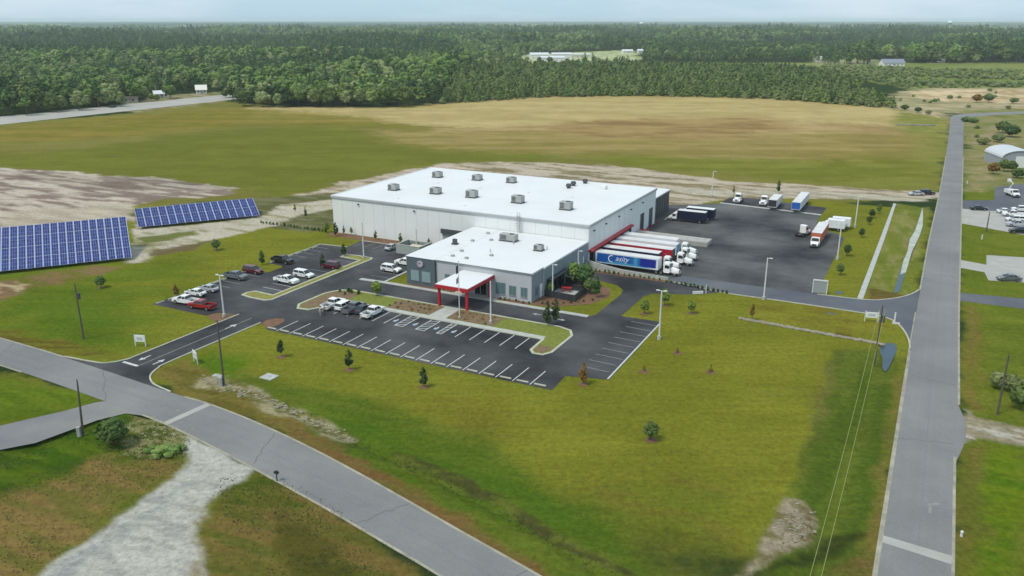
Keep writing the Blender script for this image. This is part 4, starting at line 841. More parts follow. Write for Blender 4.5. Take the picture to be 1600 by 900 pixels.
# ------------------------------------------------------------------ trucks
mat('paint_logo_blue', (.010,.085,.36), .4); mat('logo_sky', (.05,.28,.50), .4); mat('logo_mid', (.02,.13,.36), .4); mat('logo_white', (.72,.78,.84), .5); mat('logo_deep', (.012,.022,.26), .4)
def tractor(o, x0, gz=0., stack=True, s=.85):
    """conventional day cab; x0 = back of the cab, nose towards +x"""
    b = MB(); b.prism([(x0,.75*s),(x0+1.75*s,.75*s),(x0+1.75*s,1.75*s),(x0+1.35*s,2.75*s),(x0+1.1*s,3.0*s),(x0,2.95*s)], -1.08*s, 1.08*s, ins=[0,0,0,.1,.22,.15]); part(b, 'cab', M('paint_white'), o, bevel=.05)
    b = MB(); b.prism([(x0+1.75*s,.7*s),(x0+3.6*s,.6*s),(x0+3.75*s,.9*s),(x0+3.55*s,1.45*s),(x0+1.75*s,1.8*s)], -.85*s, .85*s, ins=[0,.15,.2,.22,.05]); part(b, 'hood', M('paint_white'), o, bevel=.08)
    b = MB(); b.hexa([(x0+1.7*s,-.92*s,1.85*s),(x0+1.78*s,-.92*s,1.82*s),(x0+1.78*s,.92*s,1.82*s),(x0+1.7*s,.92*s,1.85*s)], [(x0+1.33*s,-.82*s,2.62*s),(x0+1.42*s,-.82*s,2.62*s),(x0+1.42*s,.82*s,2.62*s),(x0+1.33*s,.82*s,2.62*s)]); part(b, 'windshield', M('glass_dark'), o)
    for q in (-1, 1):
        b = MB(); y = q*1.085*s; b.hexa([(x0+.35*s,min(y,y-.03*q),1.75*s),(x0+1.5*s,min(y,y-.03*q),1.75*s),(x0+1.5*s,max(y,y-.03*q)+.01,1.75*s),(x0+.35*s,max(y,y-.03*q)+.01,1.75*s)], [(x0+.35*s,q*1.0*s-.02,2.45*s),(x0+1.2*s,q*1.0*s-.02,2.45*s),(x0+1.2*s,q*1.0*s+.02,2.45*s),(x0+.35*s,q*1.0*s+.02,2.45*s)]); part(b, 'side_window', M('glass_dark'), o)
        b = MB(); b.prism([(x0+2.2*s,.75*s),(x0+2.35*s,1.15*s),(x0+2.75*s,1.3*s),(x0+3.2*s,1.15*s),(x0+3.4*s,.75*s)], min(q*.75*s,q*1.15*s), max(q*.75*s,q*1.15*s)); part(b, 'fender', M('paint_white'), o)
        b = MB(); b.tube((x0+.2*s,q*.95*s,.62*s), (x0+1.5*s,q*.95*s,.62*s), .28*s, n=12); part(b, 'fuel_tank', M('chrome'), o)
        b = MB(); b.box(x0+1.45*s,x0+1.6*s,q*1.35*s-.1,q*1.35*s+.1,1.9*s,2.45*s); b.tube((x0+1.5*s,q*1.05*s,2.1*s),(x0+1.5*s,q*1.35*s,2.1*s),.02,n=4); part(b, 'mirror', M('unit_dark'), o)
        b = MB(); b.box(x0+3.58*s,x0+3.72*s,q*.6*s-.14,q*.6*s+.14,.85*s,1.1*s); part(b, 'headlight', M('lamp_glass'), o)
        wheel(o, x0+2.8*s, q*.95*s, .48*s, .28)
        for dx in (-.5, -1.65): wheel(o, x0+dx*s, q*.85*s, .48*s, .5)
    b = MB(); b.box(x0+3.66*s,x0+3.76*s,-.42*s,.42*s,.8*s,1.35*s); part(b, 'grille', M('chrome'), o)
    b = MB(); b.box(x0+3.6*s,x0+3.9*s,-1.1*s,1.1*s,.4*s,.7*s); part(b, 'bumper', M('chrome'), o)
    b = MB(); b.box(x0-2.3*s,x0+3.3*s,-.4*s,.4*s,.5*s,.75*s); part(b, 'chassis', M('unit_dark'), o)
    b = MB(); b.tube((x0-.12,.85*s,.7*s),(x0-.12,.85*s,3.3*s),.07,n=8); part(b, 'exhaust_stack', M('chrome'), o)
def trailer(o, x0, x1, side, top='box_top', H=3.15, z0=.95, W_=1.2, front=None, rear_wheels=True):
    b = MB(); b.box(x0,x1,-W_,W_,z0,H-.04); bx_ = part(b, 'trailer_box', M(side), o, bevel=.02)
    b = MB(); b.box(x0-.01,x1+.01,-W_-.01,W_+.01,H-.04,H); part(b, 'trailer_roof', M(top), o)
    b = MB(); b.box(x0-.02,x1+.02,-W_-.02,W_+.02,z0-.06,z0+.06); b.box(x0-.02,x0+.06,-W_-.02,W_+.02,z0,H); part(b, 'trailer_rail', M(side), o)
    b = MB(); b.box(x0+.3,x1-.4,-.45,.45,.65,z0); part(b, 'underframe', M('unit_dark'), o)
    if front: b = MB(); b.box(x1,x1+.03,-W_+.05,W_-.05,z0+.1,H-.1); b.build('front_wall', M(front), bx_)
    if rear_wheels:
        for q in (-1, 1):
            for dx in (1.3, 2.4): wheel(o, x0+dx, q*.95, .42, .5)
    return bx_
def text_mesh(s, size, name):
    cu = bpy.data.curves.new(name, 'FONT'); cu.body = s; cu.size = size; cu.align_x = 'CENTER'; cu.extrude = .006; cu.resolution_u = 2; cu.shear = .35
    t_ = bpy.data.objects.new(name, cu); me = bpy.data.meshes.new_from_object(t_); bpy.data.objects.remove(t_); me.name = name; return me
def semi(x, y, length, side, label, front=None, deco=None, head=0, H=3.15, tract=True, x_loc=None):
    o = empty('semi_truck', S(x, y, ZR+.01), TH+R(head), label, 'truck', 'trucks backed up to the loading docks' if tract == 'dock' else 'trucks parked in the yard')
    bx_ = trailer(o, 0, length, side, H=H, front=front)
    if deco: deco(bx_, length, H)
    tractor(o, length+1.0)
    return o
def deco_blue(bx_, Ln, H):
    y = -1.21; q = lambda x0, x1, z0, z1, m, dy=0: MB().add([(x0,y-dy,z0),(x1,y-dy,z0),(x1,y-dy,z1),(x0,y-dy,z1)], [(0,1,2,3)]).build('side_print', M(m), bx_)
    q(.4, Ln*.62, 1.05, H-.2, 'paint_logo_blue'); q(Ln*.57, Ln*.62, 1.05, H-.2, 'logo_mid', .004); q(Ln*.62, Ln*.68, 1.05, H-.2, 'logo_sky', .004); q(Ln*.68, Ln*.72, 1.05, H-.2, 'logo_mid', .006); q(Ln*.72, Ln-.45, 1.2, H-.2, 'logo_deep', .008)
    b = MB(); pts = [(Ln*.12,1.0),(Ln*.95,1.0),(Ln*.78,1.22),(Ln*.62,1.36),(Ln*.42,1.6),(Ln*.30,1.5),(Ln*.18,1.3)]
    b.add([(a,y-.012,c) for a, c in pts], [tuple(range(len(pts)))]); b.build('side_print', M('logo_sky'), bx_)
    b = MB()
    for k in range(14):                            # big white swoosh before the name
        a0 = R(75+k*15); a1 = R(75+(k+1)*15); r0, r1 = .82, .62; cx, cz = Ln*.27, 2.05
        wdt = lambda a, r: (cx+r*math.cos(a), y-.016, cz+r*.95*math.sin(a))
        b.quad(wdt(a0,r0), wdt(a1,r0), wdt(a1,r1), wdt(a0,r1))
    b.build('side_print', M('logo_white'), bx_)
    me = text_mesh('asity', 1.6, 'side_lettering'); me.materials.append(M('logo_white'))
    l_ = link('side_lettering', me, bx_, (Ln*.43, y-.02, 1.72)); l_.rotation_euler = (math.pi/2, 0, 0)
def deco_navy(bx_, Ln, H):
    rr2 = random.Random(5); b = MB(); x = 2.2
    while x < Ln-1.2:
        w_ = rr2.uniform(.5,.75); z0 = 1.75; z1 = H-.45; k = rr2.random()
        b.box(x,x+w_*.28,-1.22,-1.2,z0,z1); b.box(x+w_*.28,x+w_,-1.22,-1.2,z1-.25,z1)
        if k > .35: b.box(x+w_*.28,x+w_,-1.22,-1.2,z0,z0+.22)
        if k > .6: b.box(x+w_*.75,x+w_,-1.22,-1.2,z0+.22,z1-.25)
        x += w_+.28
    b.build('side_print', mat('print_pale', (.22,.27,.42), .5), bx_)
semi(68.0, 2.55, 13.6, 'box_white', 'semi truck with bright blue lettered trailer nearest the low concrete wall', front='box_white', deco=deco_blue, tract='dock')
semi(68.0, 6.75, 12.3, 'box_navy', 'semi truck with navy trailer and pale letters, second from the low concrete wall', front='box_navy', deco=deco_navy, tract='dock')
semi(68.0, 11.0, 13.9, 'box_red', 'semi truck with red sided trailer in the middle of the docks', front='box_navy', tract='dock')
semi(68.0, 15.2, 13.6, 'box_white', 'semi truck with plain white trailer just beyond the red one', front='logo_sky', tract='dock')
semi(68.0, 19.4, 12.4, 'box_white', 'semi truck with plain white trailer nearest the concrete loading ramp', tract='dock')
def boxtruck(x, y, head, Lb, side, label, H=2.95, top='box_top', cabm='paint_white', low=False):
    o = empty('box_truck', S(x, y, ZR+.01), TH+R(head), label, 'truck', 'trucks parked in the yard')
    trailer(o, -Lb/2, Lb/2, side, top=top, H=H, z0=.85, W_=1.12, rear_wheels=False, front=side)
    x0 = Lb/2+.25
    b = MB(); b.prism([(x0,.6),(x0+1.2,.6),(x0+1.2,1.4),(x0+.75,2.15),(x0,2.2)], -1.0, 1.0, ins=[0,0,0,.14,.14]); b.prism([(x0+1.2,.55),(x0+2.15,.5),(x0+2.2,1.05),(x0+1.2,1.38)], -.92, .92, ins=[0,.12,.15,.03]); part(b, 'cab', M(cabm), o, bevel=.06)
    b = MB(); b.hexa([(x0+1.16,-.84,1.45),(x0+1.22,-.84,1.43),(x0+1.22,.84,1.43),(x0+1.16,.84,1.45)], [(x0+.76,-.74,2.08),(x0+.84,-.74,2.06),(x0+.84,.74,2.06),(x0+.76,.74,2.08)]); part(b, 'windshield', M('glass_dark'), o)
    for q in (-1, 1):
        b = MB(); b.box(x0+.25,x0+.95,min(q*.98,q*1.01),max(q*.98,q*1.01),1.35,1.85); part(b, 'side_window', M('glass_dark'), o)
        b = MB(); b.box(x0+2.14,x0+2.22,q*.68-.15,q*.68+.15,.72,.92); part(b, 'headlight', M('lamp_glass'), o)
        b = MB(); b.box(x0+.9,x0+1.05,q*1.2-.08,q*1.2+.08,1.4,1.85); part(b, 'mirror', M('unit_dark'), o)
        wheel(o, x0+1.3, q*.85, .42, .26); wheel(o, -Lb/2+1.4, q*.82, .42, .45)
        if Lb > 9: wheel(o, -Lb/2+2.5, q*.82, .42, .45)
    b = MB(); b.box(x0+2.16,x0+2.24,-.45,.45,.65,1.0); part(b, 'grille', M('unit_dark'), o)
    b = MB(); b.box(x0+2.1,x0+2.34,-1.02,1.02,.38,.6); part(b, 'bumper', M('unit_dark'), o)
    b = MB(); b.box(-Lb/2,x0+2,-.38,.38,.5,.72); part(b, 'chassis', M('unit_dark'), o)
    return o
boxtruck(75.2, 49.8, 180, 7.2, 'box_navy', 'navy box truck with white roof, nearer one of the pair by the annex')
boxtruck(76.2, 54.2, 180, 7.2, 'box_navy', 'navy box truck with white roof, farther one of the pair by the annex', top='box_white')
boxtruck(106.7, 45.6, -90, 12.0, 'box_orange', 'orange box truck with white cab facing the camera in the yard', H=3.05)
boxtruck(109.2, 57.2, 180, 3.6, 'box_white', 'white box truck parked sideways behind the orange truck, nearer of two', H=2.7, top='box_white')
boxtruck(109.8, 60.2, 180, 4.2, 'box_white', 'white box truck parked sideways behind the orange truck, farther of two', H=2.7, top='box_white')
def bobtail(x, y, head, label):
    o = empty('tractor_unit', S(x, y, ZR+.01), TH+R(head), label, 'truck', 'tractor units without trailers'); tractor(o, -.6); return o
bobtail(80.0, 80.3, -90, 'white tractor unit without trailer at the left end of the far parking row')
bobtail(87.3, 80.0, -90, 'white tractor unit without trailer left of the grey fronted trailer')
bobtail(102.6, 48.6, 75, 'white tractor unit seen from behind, left of the orange truck')
def lone(x, y, length, side, label, front, head=-90, H=2.95, fr2=None):
    o = empty('semi_trailer', S(x, y, ZR+.01), TH+R(head), label, 'trailer', 'trailers parked without a tractor')
    trailer(o, -length/2, length/2, side, H=H, front=front, W_=1.12)
    for q in (-1, 1): b = MB(); b.box(length/2-2.2,length/2-2.05,q*.7-.06,q*.7+.06,.05,.95); part(b, 'landing_leg', M('unit_dark'), o)
    return o
lone(90.7, 77.2, 8.6, 'box_top', 'short trailer with dark grey front standing beside the white tractor unit', 'dark_panel')
o_ = lone(96.9, 80.3, 15.5, 'box_top', 'long trailer with bright blue front standing alone in the far row', 'paint_blue')
# dark-coated service truck and lift truck across the road
o_ = boxtruck(0, 0, 0, 3.4, 'box_white', 'white utility truck with raised boom in the car park across the road', H=1.7); o_.location = at(1578,305,.05); o_.rotation_euler = (0,0,R(-95))
o_['category'] = 'utility truck'; o_['group'] = 'vehicles on the neighbouring site'
b = MB(); b.tube((-1.2,0,1.7),(.6,0,3.6),.14,n=6); b.tube((.6,0,3.6),(-1.6,0,4.2),.11,n=6); b.box(-2.2,-1.4,-.4,.4,3.7,4.5); part(b, 'boom', M('trim_white'), o_)
# ------------------------------------------------------------------ two people by the parked pickups
def person(loc, rz, top, legs, label, lean=0.):
    J = [((0,0,.98),.155),((0,.0,1.22),.15),((0,0,1.45),.13),((0,.01,1.56),.06),((0,.0,1.70),.105),((0,0,1.80),.075),
         ((-.2,0,1.44),.07),((-.28,.03,1.18),.052),((-.26,.16,.96),.042),((-.25,.22,.90),.04),((.2,0,1.44),.07),((.29,-.02,1.18),.052),((.30,.05,.93),.042),((.30,.08,.86),.04),
         ((-.10,0,.90),.10),((-.12,.02,.50),.072),((-.13,-.02,.10),.05),((-.13,.12,.05),.045),((.10,0,.90),.10),((.12,-.02,.50),.072),((.13,-.06,.10),.05),((.13,.08,.05),.045)]
    E_ = [(0,1),(1,2),(2,3),(3,4),(4,5),(2,6),(6,7),(7,8),(8,9),(2,10),(10,11),(11,12),(12,13),(0,14),(14,15),(15,16),(16,17),(0,18),(18,19),(19,20),(20,21)]
    me = bpy.data.meshes.new('body'); me.from_pydata([j[0] for j in J], E_, [])
    t_ = bpy.data.objects.new('tmp', me); C.objects.link(t_)
    md = t_.modifiers.new('s', 'SKIN'); sv = me.skin_vertices[0].data
    for i, j in enumerate(J): sv[i].radius = (j[1], j[1]*(.8 if i < 3 else 1)); sv[i].use_root = (i == 0)
    s2 = t_.modifiers.new('u', 'SUBSURF'); s2.levels = 1; s2.render_levels = 1
    dg = bpy.context.evaluated_depsgraph_get(); m2 = bpy.data.meshes.new_from_object(t_.evaluated_get(dg)); bpy.data.objects.remove(t_); m2.name = 'person'
    for q in (legs, top, 'skin'): m2.materials.append(M(q))
    for p_ in m2.polygons:
        z = p_.center.z; x = abs(p_.center.x); p_.material_index = 2 if (z > 1.52 or (x > .22 and z < 1.15)) else (1 if z > .97 else 0)
    m2.polygons.foreach_set('use_smooth', [True]*len(m2.polygons))
    o = link('person', m2, None, loc, rz, label=label, cat='person', group='people beside the parked pickups'); o.scale = (.96,)*3
    b = MB(); b.blob((0,-.01,1.80), .112, 2, .03, sz=(1,1.05,.75)); b.build('hair', mat('hair_dark', (.03,.02,.015), .8), o)
    b = MB()
    for s_ in (-1, 1): b.blob((s_*.035,.095,1.735), .012, 1, 0)
    b.blob((0,.11,1.70), .02, 1, 0, sz=(.7,1,1.2)); b.build('face', M('skin'), o)
    b = MB()
    for s_, (hx, hy, hz) in ((-1,(-.25,.23,.88)), (1,(.30,.09,.84))):
        b.box(hx-.035,hx+.035,hy-.015,hy+.02,hz-.05,hz+.03)
        for f in range(4): fx = hx-.03+f*.02; ln_ = (.06,.075,.07,.055)[f]; b.tube((fx,hy,hz-.045),(fx,hy+.015,hz-.045-ln_),.009,.007,n=5)
        b.tube((hx-s_*.035,hy,hz-.01),(hx-s_*.055,hy+.03,hz-.05),.01,.008,n=5)
    b.build('hand', M('skin'), o)
    return o
mat('cloth_khaki', (.34,.31,.26), .9); mat('cloth_grey', (.18,.19,.20), .9); mat('cloth_pale', (.42,.42,.40), .9); mat('cloth_dark', (.05,.055,.07), .9)
person(at(500.5,493.5,ZR+.01), TH+2.6, 'cloth_pale', 'cloth_khaki', 'person in pale shirt and khaki trousers, left one behind the parked white pickup')
person(at(507.5,492,ZR+.01), TH-2.0, 'cloth_khaki', 'cloth_dark', 'person in tan top and dark trousers, right one behind the white pickup')
# ------------------------------------------------------------------ poles, signs, flag
def light_pole(x, y, h, label, arms=2, rz=0., lean=0.):
    o = empty('light_pole', S(x, y), TH+rz, label, 'light pole', 'white car park light poles')
    b = MB(); b.tube((0,0,0),(0,0,.6),.3,n=12); part(b, 'base', M('concrete'), o)
    b = MB(); b.tube((0,0,.6),(0,0,h),.14,.11,n=8); part(b, 'pole', M('pole_white'), o)
    for k in range(arms):
        s_ = 1 if k == 0 else -1; b = MB(); b.tube((0,0,h-.1),(s_*.45,0,h-.02),.04,n=6); b.box(s_*.6-.28,s_*.6+.28,-.16,.16,h-.05,h+.05); part(b, 'lamp_head', M('pole_white'), o)
light_pole(22.3,-57.4,7.6,'white light pole on the mulch corner beside the red pickup')
light_pole(65.2,-39.2,7.6,'thick white light pole in the planting bed before the office front',0)
light_pole(92.9,-33.2,8.3,'white light pole at the edge of the lawn right of the small right car park')
light_pole(21.4,-16.2,8.1,'white light pole on the far tip of the middle island before the warehouse')
light_pole(68.4,-21.0,6.2,'white light pole at the side wall of the office nearest the front',1)
light_pole(68.3,-8.6,5.8,'white light pole at the side wall of the office near the warehouse',1)
light_pole(103.9,-4.9,8.0,'white light pole on the grass at the south edge of the truck yard',1)
light_pole(112.6,29.8,8.1,'white light pole at the east edge of the truck yard by the white box trucks')
light_pole(112.8,62.9,7.8,'white light pole on the lawn strip behind the white box trucks',1)
light_pole(71.5,84,7.5,'white light pole on the grass left of the far truck parking row',1)
light_pole(27.6,-5.0,5.0,'short white light pole against the long warehouse wall near the bin enclosure',1)
o = empty('flagpole', S(59.0,-39.15,.14), TH, 'white flagpole with limp flags in front of the entrance canopy', 'flagpole')
b = MB(); b.tube((0,0,0),(0,0,10),.09,.05,n=8); part(b, 'pole', M('pole_white'), o)
b = MB(); b.blob((0,0,10.05),.1,2,0); part(b, 'finial', M('chrome'), o)
b = MB(); b.tube((0,0,-.02),(0,0,.15),.25,n=12); part(b, 'base', M('concrete'), o)
fl = MB()
for i, (z0, z1, m_) in enumerate(((9.6,8.0,'flag_navy'),(7.4,6.2,'flag_pale'))):
    mat('flag_navy', (.05,.05,.09), .8); mat('flag_pale', (.30,.28,.32), .8); b = MB(); n = 9
    for k in range(n): a = -.06-k*.055; c = -.06-(k+1)*.055; z_ = k*.07; y0 = .07*math.sin(k*1.5); y1 = .07*math.sin((k+1)*1.5); b.quad((a,y0,z0-z_),(a,y0,z1-z_*.6),(c,y1,z1-z_*.6-.04),(c,y1,z0-z_-.07))
    part(b, 'flag', M(m_), o)
def utility_pole(p, h, label, rz, transformer=False, lean=(0,0), box=False):
    o = empty('utility_pole', p, rz, label, 'utility pole', 'wooden utility poles along the roads')
    b = MB(); b.tube((0,0,0),(lean[0],lean[1],h),.16,.10,n=8); part(b, 'pole', M('pole_wood'), o)
    b = MB(); b.box(lean[0]-.06,lean[0]+.06,lean[1]-.05,lean[1]+.05,h,h+.35)
    for s_ in (-.0,): b.tube((lean[0],lean[1],h+.3),(lean[0],lean[1],h+.5),.05,n=6)
    part(b, 'insulator', M('unit_dark'), o)
    if transformer: b = MB(); b.tube((lean[0]+.32,lean[1],h-2.2),(lean[0]+.32,lean[1],h-1.2),.27,n=10); part(b, 'transformer', M('unit_dark'), o)
    if box: b = MB(); b.box(-.5,-.1,-.5,-.1,0,1.3); part(b, 'cabinet', M('unit_grey'), o)
    return o
utility_pole(at(131,530), 9, 'wooden utility pole with transformer in the left lawn near the road', 0, True, (-.1,.2))
utility_pole(at(130,680), 7, 'wooden utility pole beside the side road at the lower left', 0, False, (.3,.2), True)
utility_pole(at(350,602), 9.3, 'wooden utility pole right of the entrance drive by the broken concrete', 0, False, (0,.2), True)
utility_pole(at(1366,570), 9, 'wooden utility pole beside the small pond at the yard entrance', 0, True)
utility_pole(at(1558,648), 8, 'dark utility pole on the far side of the east road near the gravel drive', 0, False)
utility_pole(at(1541,362), 4.6, 'short grey pole beside the concrete loading pad across the road', 0, False)
# wires run on from the pole by the pond towards the viewer
o = empty('power_line', at(1366,570), 0, 'two sagging overhead wires running over the green ditch from the pole by the pond', 'overhead wire')
a_ = at(1366,570)
for dx in (-.45, .45):
    b = MB(); A_ = Vector((dx, 0, 8.8)); B_ = Vector((at(1252,985,8).x-a_.x+dx, at(1252,985,8).y-a_.y, 8.0)); prev = None
    for k in range(25):
        t = k/24; q = A_.lerp(B_, t); q.z -= 4*1.6*t*(1-t)
        if prev is not None: b.tube(prev, q, .028, n=5, caps=False)
        prev = q
    part(b, 'wire', M('wire'), o)
def sign(p, rz, label, w_=1.7, h_=1.15):
    o = empty('site_sign', p, rz, label, 'sign', 'white rectangular entrance signs')
    for s_ in (-1, 1): b = MB(); b.box(s_*w_/2-.06,s_*w_/2+.06,-.06,.06,0,1.9); part(b, 'post', M('pole_white'), o)
    b = MB(); b.box(-w_/2+.02,w_/2-.02,-.05,.05,.75,.75+h_); s_ = part(b, 'board', M('trim_white'), o, bevel=.02)
    b = MB(); b.box(-w_*.28,w_*.28,-.06,-.05,1.05,1.5); b.build('panel_mark', mat('sign_mark', (.45,.47,.48), .6), s_)
sign(at(220,541), TH+R(20), 'white entrance sign on two posts left of the entrance drive')
sign(at(306,567), TH+R(-25), 'white entrance sign on two posts right of the entrance drive')
sign(at(1361,503), TH+R(12), 'white entrance sign on two posts beside the yard entrance road', 2.1, 1.0)
o = empty('gate_frame', at(1280,459), TH+.12, 'tall white rectangular frame standing at the corner of the truck yard', 'frame')
for s_ in (-1, 1): b = MB(); b.box(s_*1.25-.08,s_*1.25+.08,-.08,.08,0,2.5); part(b, 'post', M('pole_white'), o)
b = MB(); b.box(-1.33,1.33,-.1,.1,2.5,2.75); part(b, 'crossbar', M('pole_white'), o)
b = MB(); b.box(-1.17,1.17,-.02,.02,.15,2.4); part(b, 'screen_panel', mat('screen_grey', (.28,.31,.30), .7), o)
o = empty('stop_marker', at(1397,505), TH, 'white post with bar at the mouth of the yard road', 'post')
b = MB(); b.box(-.12,.12,-.12,.12,0,1.9); part(b, 'post', M('pole_white'), o); b = MB(); b.box(-.3,.9,-.5,.5,0,.12); part(b, 'footing', M('concrete'), o)
o = empty('stop_marker', S(92.2,-7.2,.04), TH+.6, 'low white barrier with a post at the end of the service drive', 'barrier')
b = MB(); b.box(-1,1,-.12,.12,0,.5); part(b, 'beam', M('pole_white'), o); b = MB(); b.box(1.5,1.62,-.06,.06,0,1.7); part(b, 'post', M('pole_white'), o)
def pillar(p, h, lab, cat='hydrant'):
    o = empty('marker_post', p, 0, lab, cat); b = MB(); b.tube((0,0,0),(0,0,h),.14,.11,n=8); part(b, 'post', M('pole_white'), o); b = MB(); b.blob((0,0,h),.16,2,0); part(b, 'cap', M('pole_white'), o)
pillar(at(1510,348), .9, 'small white marker post at the road side of the loading pad', 'marker post')
pillar(at(1534,374), 1.0, 'small white marker post in the lawn below the loading pad', 'marker post')
pillar(at(1511,287), .8, 'small white marker post in the verge above the side car park', 'marker post')
pillar(at(1502,838), .5, 'small pale marker in the verge at the lower right', 'marker post')
o = empty('mailbox', at(433,752), TH, 'small black mailbox on a post at the edge of the near road', 'mailbox')
b = MB(); b.box(-.05,.05,-.05,.05,0,1.0); part(b, 'post', M('unit_dark'), o); b = MB(); b.prism([(-.28,1.0),(.28,1.0),(.28,1.2),(.18,1.3),(-.18,1.3),(-.28,1.2)], -.13,.13); part(b, 'box', M('dark_recess'), o)
# ------------------------------------------------------------------ solar tables
def panel_mesh(w_, h_, dark):
    b = MB(); b.box(-w_/2,w_/2,-h_/2,h_/2,-.04,0,M('solar_frame'))
    nx, ny = 3, 3; gx, gy = w_/nx, h_/ny
    for i in range(nx):
        for j in range(ny):
            x0 = -w_/2+.10+i*(w_-.2)/nx; y0 = -h_/2+.03+j*(h_-.06)/ny; x1 = x0+(w_-.2)/nx-.035; y1 = y0+(h_-.06)/ny-.04; b.quad((x0,y0,.006),(x1,y0,.006),(x1,y1,.006),(x0,y1,.006), M('solar_cell_dark' if (i+j*2+dark) % 4 == 0 else 'solar_cell'))
    me = bpy.data.meshes.new('solar_panel'); me.from_pydata(b.v, [], b.f)
    for q in b.mats: me.materials.append(q)
    me.polygons.foreach_set('material_index', b.m); return me
def solar(BR, BL, TR, cols, rows, label, zb, zt):
    """table spanned by its front (low) edge BR-BL and the high corner TR"""
    u = (BR-BL); v = (TR-BR); Wt = u.length; Ht = v.length; u.normalize(); v.normalize(); n = u.cross(v).normalized(); v = n.cross(u)
    o = empty('solar_array', (BL.x, BL.y, 0), 0, label, 'solar array', 'ground mounted solar arrays')
    cw = Wt/cols; rh = Ht/rows; ms = [panel_mesh(cw*.985, rh*.985, k) for k in range(4)]; off = Vector((BL.x, BL.y, 0)); rr3 = random.Random(9)
    R3 = Matrix((u, v, n)).transposed().to_4x4()
    for i in range(cols):
        for j in range(rows):
            c = BL-off+u*(cw*(i+.5))+v*(rh*(j+.5)+.0)+n*rr3.uniform(-.02, .02)
            q = link('solar_panel', ms[rr3.randrange(4)], o); q.matrix_local = Matrix.Translation(c) @ R3 @ Matrix.Rotation(rr3.uniform(-.012,.012), 4, 'X')
    b = MB()
    for j in range(rows*2): p0 = BL-off+v*(rh*(j/2+.25))-n*.14; b.tube(p0, p0+u*Wt, .06, n=4)
    part(b, 'mounting_rail', M('steel'), o)
    for i in range(0, cols+1, 3):
        for t in (.12, .85):
            p0 = BL-off+u*(cw*i)+v*(Ht*t)-n*.16; b = MB(); b.tube((p0.x,p0.y,0), p0, .07, n=6); part(b, 'support_post', M('steel'), o)
za, zb_ = .7, 6.9
BR = at(206,402,za); BL = at(0,424,za); d_ = (BL-BR)
TRz = at(189,339,zb_)
solar(BR, BR+d_*1.18, TRz, 19, 4, 'large dark blue solar array of four panel rows at the left edge', za, zb_)
solar(at(406,336,.7), at(216,355,.7), at(402,309,3.7), 16, 2, 'smaller dark blue solar array of two panel rows left of the warehouse', .7, 3.7)
